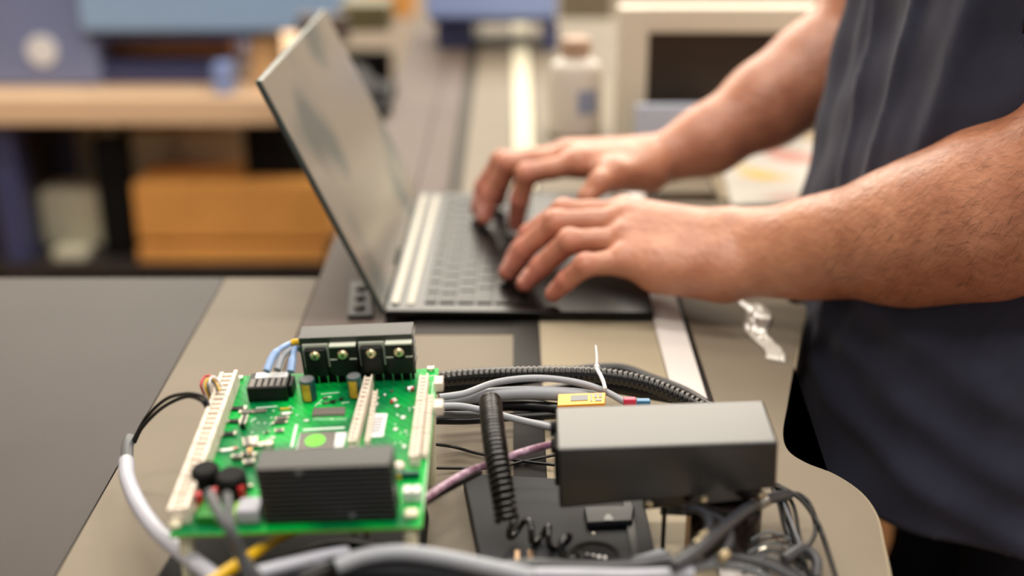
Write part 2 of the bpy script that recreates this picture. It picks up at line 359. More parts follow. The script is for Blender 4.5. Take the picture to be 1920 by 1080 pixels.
for r in range(rows):
    y = .0155; cnt = 0
    hgt = kd - .0018 if r else .0095
    xk = x0 + (0 if r == 0 else .0115 + (r - 1) * kd)
    if r == 5: wl = [.018, .016, .016, .018, .092, .016, .016, .016, .016, .0165]
    elif r == 4: wl = [.032] + [.0168] * 10 + [.037]
    elif r == 3: wl = [.028] + [.0168] * 11 + [.0242]
    elif r == 2: wl = [.022] + [.0168] * 12 + [.0133]
    elif r == 1: wl = [.0168] * 13 + [.0185]
    else: wl = [.0192] * 12 + [.01]
    tot = sum(wl) + .0022 * (len(wl) - 1); sc = (LL - .031) / tot
    for wk in wl:
        wk *= sc; key = (r == 0, round(wk, 5))
        if key not in protos:
            o = MB().box((0, 0, 0), (hgt, wk, .0013), .0005).build('key', M['key'], lap); protos[key] = o
        else:
            o = protos[key].copy(); COL.objects.link(o)
        o.location = (xk, y, LH + .0001); y += wk + .0022 * sc
MB().box((.134, .11, LH - .0003), (.196, .20, LH + .0003), .0003).build('touchpad', M['lapblack'], lap)
# lid leans back about 25 degrees: built in its own frame, up = z
LID = 0.2045
tilt = Matrix.Translation((.001, 0, LH - .002)) @ Matrix.Rotation(math.radians(-24.9), 4, 'Y')
lid = MB().box((-.0045, 0, 0), (0, LL, LID), .0016, 3, tilt).build('lid', M['lapedge'], lap)
MB().box((-.0002, .0012, .002), (.0006, LL - .0012, LID - .0015), .0003, 1, tilt).build('screen', M['screen'], lap)
MB().box((.0004, .09, .004), (.0009, .13, .010), 0, 1, tilt).build('bezel_badge', M['lapedge'], lap)['label'] = 'small grey mark on the lower bezel'

# ------------------------------------------------------------------ circuit board
BM = Matrix(((0.9986, 0.0085, -0.0517, -0.1694), (-0.015, 0.9917, -0.1275, 0.5422), (0.0502, 0.1281, 0.9905, 0.9504), (0, 0, 0, 1)))
BW, BL_ = 0.125, 0.1437
BI = BM.inverted()
brd = empty('circuit_board', (0, 0, 0), 'green circuit board with two black heatsinks, raised on nylon standoffs', 'circuit board')
brd.matrix_world = BM
def bray(px, py):
    o = BI @ Vector((0, 0, EYE)); d = BI.to_3x3() @ Vector(ray(px, py)); return o, d
def B0(px, py, h=0.0):
    o, d = bray(px, py); t = (h - o.z) / d.z; return o + d * t
def BV(px, py, v):
    o, d = bray(px, py); t = (v - o.y) / d.y; return o + d * t
def BU(px, py, u):
    o, d = bray(px, py); t = (u - o.x) / d.x; return o + d * t
pcb = MB().box((0, 0, -.0016), (BW, BL_, 0), 0).build('board', M['pcb'], brd, 0)
MB().box((-.0002, -.0003, -.0015), (BW + .0002, BL_ + .0002, -.0001)).build('board_edge', M['pcbedge'], brd, 0)
# rear heatsink
a = B0(572, 716); bb = B0(781, 706); v0 = a.y
tl = BV(572, 634, v0); hh = tl.z
rh = MB()
ua, ub = a.x, bb.x
dep = .0135
rh.box((ua, v0, .003), (ub, v0 + .003, hh)); rh.box((ua, v0 + .0025, hh - .0025), (ub, v0 + dep, hh), .0003)
for k in range(4): z = .006 + k * (hh - .008) / 4; rh.box((ua, v0 + .002, z), (ub, v0 + dep, z + .0016))
rear = rh.build('heatsink', M['anod'], brd, 20)
def transistor(px, wpx, kind, i):
    c = BV(px, 680, v0 - .003); wd = wpx * .76 / 2400
    top = BV(px, 649 - 2.5 * i * .9, v0 - .003).z; bot = BV(px, 712 - 2 * i, v0 - .003).z
    lo = max(bot, .0062)
    t = MB(); u = c.x
    if kind:
        t.box((u - wd / 2 + .0004, v0 - .0012, lo + .004), (u + wd / 2 - .0004, v0, top), .0003, mi=1)
        t.box((u - wd / 2 + .0014, v0 - .0052, lo), (u + wd / 2 - .0014, v0 - .0011, top - .0015), .0012, mi=0)
        t.cyl((u, v0 - .0052, (lo + top) / 2 - .001), (u, v0 - .0056, (lo + top) / 2 - .001), wd * .36, mi=0)
    else:
        t.box((u - wd / 2 + .0003, v0 - .0042, lo), (u + wd / 2 - .0003, v0, top), .0005, mi=0)
        t.box((u - wd / 2 + .0003, v0 - .0043, top - .0008), (u + wd / 2 - .0003, v0, top + .0002), .0001, mi=1)
        t.box((u - wd / 2 + .0012, v0 - .0050, lo), (u + wd / 2 - .0012, v0 - .0042, (lo + top) / 2 + .0006), .0003, mi=0)
        t.box((u - wd / 2 + .0003, v0 - .0046, (lo + top) / 2 + .0009), (u - .0035, v0 - .0041, (lo + top) / 2 + .0015), 0, mi=1)
        t.box((u + .0035, v0 - .0046, (lo + top) / 2 + .0009), (u + wd / 2 - .0003, v0 - .0041, (lo + top) / 2 + .0015), 0, mi=1)
    t.bm.normal_update()
    o = t.build('transistor', [M['black'], M['tab']], brd)
    s = MB(); zz = BV(px, 667 - 2.2 * i, v0 - .005).z
    s.lathe([(.0001, .0), (.0030, .0), (.0030, .0009), (.0022, .0018), (.0010, .0020)], (u, v0 - .0046, zz), 20, 'Y')
    so = s.build('screw', M['brass'], o)
    MB().cyl((u, v0 - .0063, zz), (u, v0 - .0068, zz), .0009, n=6).build('screw_recess', M['blackmatt'], so)
    for du in (-.0052, 0, .0052):
        MB().box((u + du - .0005, v0 - .0030, 0), (u + du + .0005, v0 - .0024, lo + .001)).build('lead', M['steel'], o, 0)
for i, (px, wp, kd_) in enumerate(((594, 50, 1), (646, 50, 0), (699, 50, 1), (751, 50, 0))): transistor(px, wp, kd_, i)
MB().box((ua + .002, v0 - .0015, 0), (ub - .001, v0 + .002, .0045)).build('heatsink_foot', M['blackmatt'], rear, 0)
# front heatsink
g0 = B0(489, 988); g1 = B0(741, 977); gv = min(g0.y, g1.y) + .0008
gh = BV(610, 876, gv).z
fh = MB(); ug, uh = BV(486, 930, gv).x, BV(739, 930, gv).x
gd = .0165
fh.box((ug, gv + .0018, .001), (uh, gv + gd, gh), .0004)
nf = 11
for k in range(nf): z = .0015 + k * (gh - .003) / nf; fh.box((ug, gv, z), (uh, gv + .003, z + (gh - .003) / nf * .62), .0003, 1)
fh.box((ug, gv, gh - .0022), (uh, gv + .003, gh), .0003, 1)
front = fh.build('heatsink', M['anod'], brd, 20)
for px, py in ((560, 888), (661, 968)):
    c = BV(px, py, gv - .0004); MB().sph(c, .0018, (1, .4, 1)).build('screw', M['shrink'], front)
# white connector rows
def strip_block(name, p0, p1, wd, h, n, m=M['ivory'], notch=True, base=0.0):
    """socket row from p0 to p1 (local board points), n housings in line, open along the top"""
    p0 = Vector(p0); p1 = Vector(p1); d = p1 - p0; L = d.length; ang = math.atan2(d.y, d.x)
    mx = Matrix.Translation(p0) @ Matrix.Rotation(ang, 4, 'Z')
    t = MB(); seg = L / n
    for k in range(n):
        x0_, x1_ = k * seg + .0003, (k + 1) * seg - .0003
        t.box((x0_, -wd / 2, base), (x1_, wd / 2, base + h * .55), .0003, 1, mx)
        t.box((x0_, -wd / 2, base + h * .5), (x1_, -wd / 2 + wd * .2, base + h), .0002, 1, mx)
        t.box((x0_, wd / 2 - wd * .2, base + h * .5), (x1_, wd / 2, base + h * .9), .0002, 1, mx)
        q = max(2, int(seg / .0036))
        for j in range(q):
            xx = x0_ + (j + .5) * (x1_ - x0_) / q
            t.box((xx - .0011, -wd * .28, base + h * .5), (xx + .0011, wd * .28, base + h * .86), .0002, 1, mx)
    return t.build(name, m, brd, 30)
c0 = B0(428, 742); c1 = B0(329, 972)
tb = strip_block('terminal_row', B0(318, 985, .0) + Vector((.0055, .0, 0)), B0(417, 722, .0) + Vector((.0055, 0, 0)), .0105, .0105, 9)
strip_block('socket_row', B0(662, 850), B0(694, 724), .0050, .0085, 3)
strip_block('pin_row', B0(684, 838) + Vector((.0015, 0, 0)), B0(705, 740), .0028, .004, 2)
strip_block('socket_row', B0(778, 878), B0(797, 722), .0052, .0085, 3)
strip_block('pin_row', B0(797, 862), B0(808, 748), .0030, .004, 3)
# electrolytic capacitors
def cap(px, py, r, h):
    c = B0(px, py); o = MB().lathe([(r * .9, 0), (r, .0006), (r, h - .0008), (r * .93, h)], (c.x, c.y, 0), 28).build('capacitor', M['darkgreen'], brd)
    MB().lathe([(r * .86, h - .0002), (r * .86, h + .0002)], (c.x, c.y, 0), 28).build('capacitor_top', M['shrink'], o)
    t = MB(); n = 5
    for k in range(n):
        a0 = -PI / 2 - .70 + k * .22; a1 = a0 + .22
        p = [(c.x + (r + q) * math.cos(a), c.y + (r + q) * math.sin(a), z) for z in (.0012, h - .0014) for q, a in ((-.0003, a0), (.00022, a0), (.00022, a1), (-.0003, a1))]
        t.hexa(p)
    t.build('capacitor_stripe', M['gold'], o)
cap(581, 748, .0044, .0135); cap(668, 742, .0042, .0135)
# twin jack block
j0 = B0(466, 755); j1 = B0(541, 753); jd = (j1 - j0).length; 
jf = BV(470, 728, j0.y).z
jt = B0(505, 698, jf).y
js = MB(); js.box((j0.x, j0.y, 0), (j1.x, jt, jf), .0008)
js.box((j1.x, j0.y + .004, 0), (j1.x + .0022, jt - .001, jf * .8), .0004)
jack = js.build('jack_block', M['black'], brd)
lb = MB().box((j0.x + .0035, jt - .0062, jf), (j1.x - .0010, jt - .0006, jf + .0004)).build('jack_label', M['label'], jack, 0)
MB().box((j0.x + .0012, j0.y + .0012, jf - .0002), (j1.x - .0012, jt - .0066, jf + .0003), .0002).build('jack_lid', M['dkmetal'], jack, 0)
for k in range(5):
    x = j0.x + .0050 + k * (j1.x - j0.x - .0085) / 4
    MB().box((x - .0006, jt - .0145, jf + .0002), (x + .0006, jt - .0072, jf + .0006)).build('slot', M['blackmatt'], jack, 0)
# flat parts: chips with leads, small parts, stickers
def chip(pxs, h=.0012, m=M['dkmetal'], leads=True, name='chip', bev=.0002):
    """pxs = near-left, near-right, far-right, far-left corners in the photograph, read on the board plane"""
    q = [B0(*p) for p in pxs]
    t = MB(); t.hexa([(p.x, p.y, 0.0001) for p in q] + [(p.x, p.y, h) for p in q], bev)
    o = t.build(name, m, brd)
    if leads:
        l = MB()
        for e0, e1 in ((q[0], q[1]), (q[3], q[2])):
            n = max(3, int((e1 - e0).length / .0019)); sgn = -1 if e0 is q[0] else 1
            for k in range(n):
                p = e0.lerp(e1, (k + .5) / n); y0, y1 = sorted((p.y, p.y + sgn * .0014)); l.box((p.x - .00035, y0, 0), (p.x + .00035, y1, h * .5))
        l.build('chip_leads', M['steel'], o, 0)
    return o
chip([(585, 781), (647, 779), (648, 766), (588, 768)])
q = chip([(558, 846), (626, 842), (630, 812), (564, 815)], .0014, leads=False)
c = B0(591, 826, .0014); MB().lathe([(.0056, 0), (.0056, .0002)], (c.x, c.y, .0014), 32).build('sticker', M['lime'], q)['label'] = 'round lime-green sticker'
def flat(name, pxs, m, h=.0003, bev=0): 
    return chip(pxs, h, m, False, name, bev)
lbl = flat('barcode_label', [(688, 821), (718, 819), (727, 776), (697, 776)], M['label'])
ql = [B0(*p) for p in [(696, 814), (713, 813), (720, 781), (704, 782)]]
t = MB()
for k in range(6):
    f0 = k / 6; p = ql[0].lerp(ql[3], f0 + .04); q_ = ql[1].lerp(ql[2], f0 + .04); e = ql[0].lerp(ql[3], f0 + .11); g = ql[1].lerp(ql[2], f0 + .11)
    t.hexa([(v.x, v.y, .0003) for v in (p, q_, g, e)] + [(v.x, v.y, .00045) for v in (p, q_, g, e)])
t.build('barcode', M['ink'], lbl, 0)
flat('white_label', [(621, 840), (644, 838), (651, 811), (629, 812)], M['label'])
# silkscreen lines
sk = MB()
def line(px0, py0, px1, py1, wd=.0005):
    p0 = B0(px0, py0); p1 = B0(px1, py1); d = (p1 - p0); L = d.length; mx = Matrix.Translation((p0.x, p0.y, 0)) @ Matrix.Rotation(math.atan2(d.y, d.x), 4, 'Z')
    sk.box((0, -wd / 2, 0), (L, wd / 2, .00012), 0, 1, mx)
line(568, 806, 646, 802, .0016); line(547, 838, 556, 796, .0016); line(556, 842, 564, 812, .0008)
line(590, 762, 605, 748); line(594, 757, 603, 757); line(640, 756, 655, 754); line(602, 739, 636, 736); line(606, 745, 622, 744, .0008)
line(480, 765, 520, 762, .0008); line(812, 716, 800, 850, .0004); line(818, 705, 792, 960, .0004); line(652, 838, 688, 722, .0004)
line(505, 796, 522, 790, .0006); line(430, 716, 452, 712, .0006); line(795, 706, 818, 704, .0006); line(470, 790, 480, 784, .0006)
for k in range(16):
    line(588 + k * 4, 788, 589 + k * 4, 784, .0003)
tag(sk.build('silkscreen', M['silk'], brd, 0), kind='stuff')
# small components: (px, py, length, width, height, material, kind)
R = random.Random(3)
def smd(px, py, l=.0030, w_=.0016, h=.0010, m=None, rot=0.0, ends=True, name='small_component'):
    c = B0(px, py); mx = Matrix.Translation((c.x, c.y, 0)) @ Matrix.Rotation(rot, 4, 'Z')
    t = MB(); t.box((-l / 2 * .66, -w_ / 2, 0), (l / 2 * .66, w_ / 2, h), .0001, 1, mx, 0)
    if ends:
        t.box((-l / 2, -w_ / 2, 0), (-l / 2 * .66, w_ / 2, h * 1.02), 0, 1, mx, 1); t.box((l / 2 * .66, -w_ / 2, 0), (l / 2, w_ / 2, h * 1.02), 0, 1, mx, 1)
    return t.build(name, [m or M['black'], M['steel']], brd)
DK, BK, IV, ST, WH = M['dkmetal'], M['black'], M['ivory'], M['steel'], M['label']
for a_ in ((447, 768, .010, .0032, .0014, BK, 0), (463, 774, .009, .003, .0012, DK, 0), (486, 772, .009, .003, .0010, DK, .1), (440, 792, .008, .003, .0014, BK, 0),
           (430, 816, .008, .003, .0014, BK, .1), (459, 797, .0035, .009, .004, BK, 0), (535, 768, .008, .0013, .001, M['gold'], .05), (537, 777, .007, .002, .001, WH, .05),
           (529, 786, .008, .003, .0012, DK, .1), (525, 794, .009, .002, .001, M['maroon'], .1), (524, 809, .005, .003, .0012, DK, .1), (464, 832, .0045, .008, .002, DK, .3),
           (478, 833, .004, .007, .003, IV, .1), (490, 838, .009, .004, .0022, M['steel'], 0), (505, 838, .005, .004, .003, IV, 0), (445, 700 + 12, .007, .003, .002, IV, 0),
           (740, 752, .0035, .003, .0012, IV, .5), (735, 756, .002, .002, .0016, M['red'], 0), (745, 763, .0035, .002, .001, WH, -.6), (770, 731, .005, .003, .0016, WH, .2),
           (774, 733, .0018, .002, .002, M['red'], 0), (756, 784, .003, .003, .0008, M['silk'], 0), (742, 806, .0024, .0024, .0007, WH, 0), (706, 759, .0024, .003, .0007, WH, 0),
           (708, 747, .003, .0012, .0006, M['silk'], 0), (761, 810, .0014, .0014, .0006, WH, 0), (776, 765, .0018, .0018, .0006, M['silk'], 0), (758, 838, .002, .003, .0006, M['silk'], 0),
           (735, 735, .0018, .0014, .001, DK, 0), (722, 742, .0018, .0014, .001, WH, 0), (808, 694, .004, .003, .002, IV, 0), (612, 757, .004, .0016, .001, DK, 0), (625, 755, .004, .0022, .0012, BK, 0),
           (610, 748, .003, .0016, .001, DK, 0), (640, 750, .003, .0016, .001, BK, 0), (575, 790, .003, .0014, .0008, WH, 0), (512, 822, .003, .0014, .0008, WH, 0), (500, 812, .003, .0014, .0008, BK, .3),
           (440, 842, .004, .0016, .001, M['red'], .1), (425, 846, .009, .002, .0012, WH, .1), (461, 858, .004, .003, .003, BK, 0), (470, 852, .003, .003, .0035, M['orange'], 0),
           (478, 858, .003, .002, .003, IV, 0), (446, 862, .006, .003, .003, DK, 0), (468, 872, .006, .004, .003, DK, .2), (452, 912, .004, .003, .002, WH, 0), (470, 915, .003, .002, .002, ST, 0)):
    smd(*a_[:2], a_[2], a_[3], a_[4], a_[5], a_[6])
# front-left group: two black round coils, green terminals, pale relay, beige drops
for px, py, r in ((392, 918, .0072), (440, 930, .0078)):
    c = B0(px, py); MB().lathe([(r * .9, .002), (r, .004), (r, .013), (r * .8, .0145)], (c.x, c.y, 0), 24).build('round_coil', M['blackmatt'], brd)
for px, py, m, wd in ((388, 985, M['midgreen'], .010), (416, 988, M['midgreen'], .0085), (448, 982, M['ltgreen'], .006)):
    c = B0(px, py); t = MB().box((c.x - wd / 2, c.y, 0), (c.x + wd / 2, c.y + .011, .0055), .0006); t.build('terminal', m, brd)
for px, py in ((374, 938), (404, 930), (454, 926)):
    c = B0(px, py, .006); MB().cyl((c.x, c.y, .0), (c.x, c.y, .0105), .0018, n=12).build('red_stub', M['red'], brd)
c = B0(468, 985); MB().box((c.x - .006, c.y, 0), (c.x + .006, c.y + .012, .009), .002).build('relay', M['lightcable'], brd)['label'] = 'pale grey relay'
c = B0(340, 972); MB().box((c.x - .003, c.y, 0), (c.x + .003, c.y + .006, .005), .001).build('plug', M['ivory'], brd)
for px, py in ((361, 958), (330, 988), (357, 905)):
    c = B0(px, py); MB().sph((c.x, c.y, .0015), .0032, (1, 1, .8)).build('nylon_cap', M['olive'], brd)
# right edge: white connector pair, beige parts, dark strip
c = B0(757, 944); t = MB(); t.box((c.x, c.y, 0), (c.x + .0042, c.y + .006, .007), .0006); t.box((c.x + .0048, c.y, 0), (c.x + .009, c.y + .006, .007), .0006); t.build('connector', M['whiteplas'], brd)
c = B0(758, 976); t = MB(); t.box((c.x, c.y, 0), (c.x + .007, c.y + .006, .0035), .0014); t.build('nylon_cap', M['olive'], brd)
c = B0(740, 900); t = MB(); t.box((c.x, c.y, 0), (c.x + .013, c.y + .002, .0042), .0004); t.build('diode', M['darkgreen'], brd)
c = B0(743, 898); MB().box((c.x, c.y - .001, 0), (c.x + .003, c.y + .001, .004), .0003).build('resistor', M['gold'], brd)
c = B0(748, 880); MB().sph((c.x, c.y, .002), .0035, (1, 1, .7)).build('nylon_cap', M['ivory'], brd)
c = B0(745, 935); MB().box((c.x - .002, c.y, 0), (c.x, c.y + .004, .009), .0006).build('connector', M['ivory'], brd)
for px, py in ((822, 728), (822, 772)):
    c = B0(px, py); MB().box((c.x - .002, c.y - .004, 0), (c.x + .003, c.y + .004, .006), .0005).build('plug', M['ivory'], brd)
# solder points and holes
for k in range(26):
    px = R.choice((R.uniform(500, 640), R.uniform(705, 770), R.uniform(440, 560))); py = R.uniform(758, 832)
    c = B0(px, py); MB().sph((c.x, c.y, 0), .0006, (1, 1, .6), 8).build('solder_dot', M['silk'], brd)
# standoffs under the corners: parts of the board assembly
for u, v in ((.006, .006), (.119, .004), (.006, .138), (.119, .138)):
    wp = BM @ Vector((u, v, -.0016)); hgt_ = wp.z - TZ - (.0 if u > .1 else 0)
    o = MB().cyl(BI @ Vector((wp.x, wp.y, TZ + (.0142 if v < .1 else .0))), (u, v, -.0016), .0036, n=12).build('standoff', M['olive'], brd)
# things hanging beneath the board
for k, (px, py) in enumerate(((662, 1000), (686, 1006))):
    c = B0(px, py - 14, -.002); MB().box((c.x - .0016, c.y, -.009), (c.x + .0016, c.y + .003, -.0016), .0005).build('pin', M['brass'], brd)

# ------------------------------------------------------------------ black chassis and device around the board
ch = empty('equipment_chassis', (-.10, .52, TZ), 'low black metal chassis lying under the green circuit board', 'chassis')
MB().hexa([(-.10, -.09, 0), (.056, -.09, 0), (.052, .12, 0), (-.078, .12, 0), (-.098, -.088, .014), (.054, -.088, .014), (.050, .118, .014), (-.076, .118, .014)], .001).build('body', M['blackmatt'], ch)
for k in range(4): MB().box((-.07 + k * .03, .03, .013), (-.05 + k * .03, .05, .017 + .003 * (k % 2)), .001).build('module', M['blackmatt'], ch)
MB().cyl((-.066, .012, .013), (-.066, .012, .018), .004).build('nut', M['steel'], ch)
dv = empty('control_unit', (.03, .60, TZ), 'flat dark grey control unit with a raised tab, under the coiled cord plug', 'control unit')
DH = .012
def dp(px, py, z=DH): p = atz(px, py, TZ + z); return Vector((p.x - .03, p.y - .60, z))
q = [dp(905, 1068), dp(1237, 1068), dp(1212, 950), dp(872, 890)]
q[3] = dp(868, 885); q[2] = dp(1200, 905)
MB().hexa([(p.x, p.y, 0) for p in q] + [(p.x, p.y, DH) for p in q], .0015).build('casing', M['devgrey'], dv)
q = [dp(1170 + 18, 1065), dp(1202, 1062), dp(1180, 920), dp(1164, 920)]
MB().hexa([(p.x, p.y, DH - .001) for p in q] + [(p.x, p.y, DH + .0012) for p in q], .0003).build('ridge', M['black'], dv)
p0, p1 = dp(1098, 986, DH + .002), dp(1190, 986, DH + .002)
q = [dp(1100, 990), dp(1186, 986), dp(1190, 955), dp(1094, 958)]
tabp = MB().hexa([(p.x, p.y, DH - .001) for p in q] + [(p.x, p.y, DH + .0032) for p in q], .0014, 3).build('latch_tab', M['tabgrey'], dv)
c = dp(1141, 970, DH + .0032); t = MB(); t.box((c.x - .0024, c.y - .0035, c.z - .0002), (c.x + .0024, c.y + .0005, c.z + .0003), .0002); t.box((c.x - .0015, c.y + .0002, c.z - .0002), (c.x + .0015, c.y + .0030, c.z + .0003), .0002)
t.build('lock_symbol', M['label'], tabp, 0)
c = dp(1113, 1001); MB().sph((c.x, c.y, DH), .0013, (1, 1, .6)).build('rivet', M['steel'], dv)
c = dp(1115, 1043); MB().lathe([(.0135, -.001), (.0135, .0012), (.0115, .0012), (.0115, .0006)], (c.x, c.y, DH), 36).build('socket', M['blackmatt'], dv)
for k in range(5):
    e = dp(1090 + k * 11, 1043 + k * 1.5); MB().box((e.x - .0008, e.y - .001, DH + .0006), (e.x + .0008, e.y + .001, DH + .0016)).build('socket_pin', M['whiteplas'], dv, 0)
for px in (975, 1000):
    e = dp(px, 1045); MB().box((e.x - .003, e.y - .006, DH), (e.x + .0, e.y + .006, DH + .001), .0003).build('contact', M['lens'], dv, 0)

# ------------------------------------------------------------------ black casing
BX = Matrix(((0.9989, 0.013, -0.0458, 0.0238), (-0.0139, 0.9997, -0.0209, 0.5919), (0.0455, 0.0215, 0.9987, 0.9713), (0, 0, 0, 1)))
bx = empty('power_supply_box', (0, 0, 0), 'black metal box with a satin top, resting on the dark cylinder beside the coiled cord', 'box'); bx.matrix_world = BX
W_, L_ = .1155, .0467
MB().hexa([(0, 0, -.037), (W_, 0, -.0285), (W_, L_, -.0285), (0, L_, -.037), (0, 0, 0), (W_, 0, 0), (W_, L_, 0), (0, L_, 0)], .0016, 3).build('casing', M['boxblack'], bx)
MB().hexa([(.045, .004, -.042), (W_ - .008, .004, -.037), (W_ - .008, L_, -.037), (.045, L_, -.042), (.045, .004, -.033), (W_ - .008, .004, -.029), (W_ - .008, L_, -.029), (.045, L_, -.033)], .001).build('underside_bracket', M['maroon'], bx)
for u, z in ((.048, -.0372), (.0775, -.0350), (.1085, -.0340)):
    MB().lathe([(.0001, 0), (.0022, 0), (.0022, .0012), (.0012, .0018)], (u, .0035, z), 16, 'Y').build('screw', M['brass'], bx)
for z, yv in ((-.008, .036), (-.021, .040)): MB().cyl((-.0035, yv, z), (.001, yv, z), .0042, n=16).build('cable_gland', M['blackmatt'], bx)
MB().box((-.002, .012, -.03), (.0005, .028, -.006), .0008).build('side_connector', M['blackmatt'], bx)

cp = atz(1362, 1052, TZ); cyl = empty('cylindrical_motor', (cp.x + .001, cp.y + .020, TZ), 'dark maroon-black cylinder standing under the right end of the black box', 'motor')
CH = .034
MB().lathe([(.0190, 0), (.0205, .0015), (.0205, CH - .003), (.0195, CH - .001), (.016, CH)], (0, 0, 0), 40).build('body', M['maroon'], cyl)
MB().lathe([(.0212, CH * .80), (.0212, CH * .9)], (0, 0, 0), 40).build('band', M['blackmatt'], cyl)
MB().box((.012, -.020, .001), (.022, -.012, .006), .001).build('bracket', M['steel'], cyl)
# thin posts beneath the box
pz = empty('bracket_frame', atz(1262, 1030, TZ), 'thin dark wire frame standing beneath the box, left of the dark cylinder', 'bracket')
bpos = pz.location.copy()
def loc(o_, p): return Vector(p) - o_
for px0 in (1243, 1288):
    p = aty(px0, 1015, bpos.y) - bpos; MB().box((p.x - .0012, -.001, 0), (p.x + .0012, .001, .036), .0003).build('post', M['black'] if px0 < 1260 else M['lens'], pz)
p = aty(1266, 957, bpos.y) - bpos
for k in range(4): MB().tube([(-.008, 0, .030 - k * .0022), (.0, -.004, .0315 - k * .002), (.010, 0, .029 - k * .0022)], .0009, 8).build('wire_turn', M['blackcable'], pz)

# ------------------------------------------------------------------ cables
def cable(name, pts, r, m, label, cat='cable', group=None, n=12, sub=10):
    """pts: (px, py, height above the bench)"""
    P = [atz(px, py, TZ + z) for px, py, z in pts]
    o = P[0]; mb = MB().tube([p - o for p in P], r, n, sub)
    ob = mb.build(name, m); ob.location = o
    return tag(ob, label, cat, group)
def corr(name, pts, r, m, label):
    P = [atz(px, py, TZ + z) for px, py, z in pts]; o = P[0]; C = catmull([p - o for p in P], 14)
    D = [0]
    for a_, b_ in zip(C, C[1:]): D.append(D[-1] + (b_ - a_).length)
    step = .0009; out = []; s = 0; i = 0
    while s < D[-1]:
        while D[i + 1] < s: i += 1
        out.append(C[i].lerp(C[i + 1], (s - D[i]) / max(1e-9, D[i + 1] - D[i]))); s += step
    N = len(out) - 1
    ob = MB().tube(out, lambda t: r * (1 if int(round(t * N)) % 4 < 2 else .86), 16, raw=True).build(name, m, sm=60); ob.location = o
    return tag(ob, label, 'conduit')
corr('corrugated_conduit', [(800, 716, .022), (870, 706, .026), (980, 701, .028), (1100, 702, .028), (1190, 714, .024), (1260, 738, .018), (1330, 775, .011), (1385, 830, .0056), (1400, 900, .0056)], .0055, M['coil'], 'black ribbed conduit arching over the grey cables behind the box')
cable('flat_bundle', [(800, 728, .010), (900, 722, .014), (1020, 705, .016), (1150, 692, .016), (1220, 712, .012), (1290, 740, .009), (1350, 780, .008)], .0045, M['blackcable'], 'smooth black cable bundle running behind the ribbed conduit')
cable('black_cable', [(1000, 742, .012), (1120, 724, .016), (1210, 735, .014), (1290, 752, .010), (1360, 790, .008)], .005, M['blackcable'], 'thick black cable curving down behind the box top')
cable('grey_cable', [(824, 745, .040), (870, 738, .040), (930, 717, .038), (1000, 709, .036), (1070, 715, .034), (1130, 732, .030), (1185, 762, .024)], .0022, M['greycable'], 'light grey cable arching from the board to behind the orange label')
cable('grey_cable', [(824, 752, .030), (900, 742, .030), (980, 737, .028), (1070, 740, .026), (1130, 748, .022)], .0046, M['greycable'], 'thickest grey cable lying below the thin grey arch')
cable('grey_cable', [(822, 762, .040), (865, 762, .038), (915, 772, .034), (975, 788, .034), (1045, 804, .040)], .0022, M['greycable'], 'grey cable passing behind the coiled cord into the left side of the box')
cable('grey_cable', [(822, 776, .034), (870, 776, .030), (930, 778, .026), (990, 790, .024), (1040, 797, .024)], .0018, M['shrink'], 'darker grey cable just below the one entering the box')
cable('black_cable', [(822, 768, .020), (900, 762, .020), (980, 760, .018), (1060, 768, .018)], .0040, M['blackcable'], 'thick black cable between the grey cables behind the coiled cord')
cable('black_cable', [(818, 788, .016), (880, 788, .014), (960, 782, .014), (1050, 778, .014)], .0028, M['blackcable'], 'black cable lowest of the bundle, level with the box lid corner')
cable('black_wire', [(806, 832, .010), (850, 838, .004), (895, 850, .003), (960, 862, .003), (1040, 872, .004)], .0010, M['blackcable'], 'thin black wire lying on the bench, upper one behind the coiled cord')
cable('black_wire', [(800, 877, .006), (860, 878, .003), (930, 877, .003), (985, 864, .003), (1042, 853, .004)], .0010, M['blackcable'], 'thin black wire lying on the bench, crossing behind the pink and white cable')
cable('pink_cable', [(792, 938, .044), (830, 912, .040), (880, 884, .036), (940, 862, .034), (985, 846, .036), (1046, 830, .042)], .0022, M['pinkwire'], 'pink and white cable running from the board to the box')
cable('black_cable', [(795, 945, .038), (840, 918, .034), (900, 886, .030)], .0016, M['blackcable'], 'short black cable just under the pink and white cable')
# zip tie
zp = atz(1122, 700, TZ + .034)
zt = empty('zip_tie', zp, 'clear nylon zip tie with its tail up, around the ribbed conduit', 'zip tie')
def zl(px, py, z): return atz(px, py, TZ + z) - zp
MB().tube([zl(1118, 690, .036), zl(1124, 700, .037), zl(1131, 715, .036), zl(1135, 730, .034)], .0013, 8).build('strap', M['tie'], zt)
MB().tube([zl(1118, 692, .036), zl(1119, 672, .040), zl(1117, 648, .044)], lambda t: .0010 - .0004 * t, 8).build('tail', M['tie'], zt)
MB().sph(zl(1119, 688, .0365), .0020).build('lock_head', M['tie'], zt)
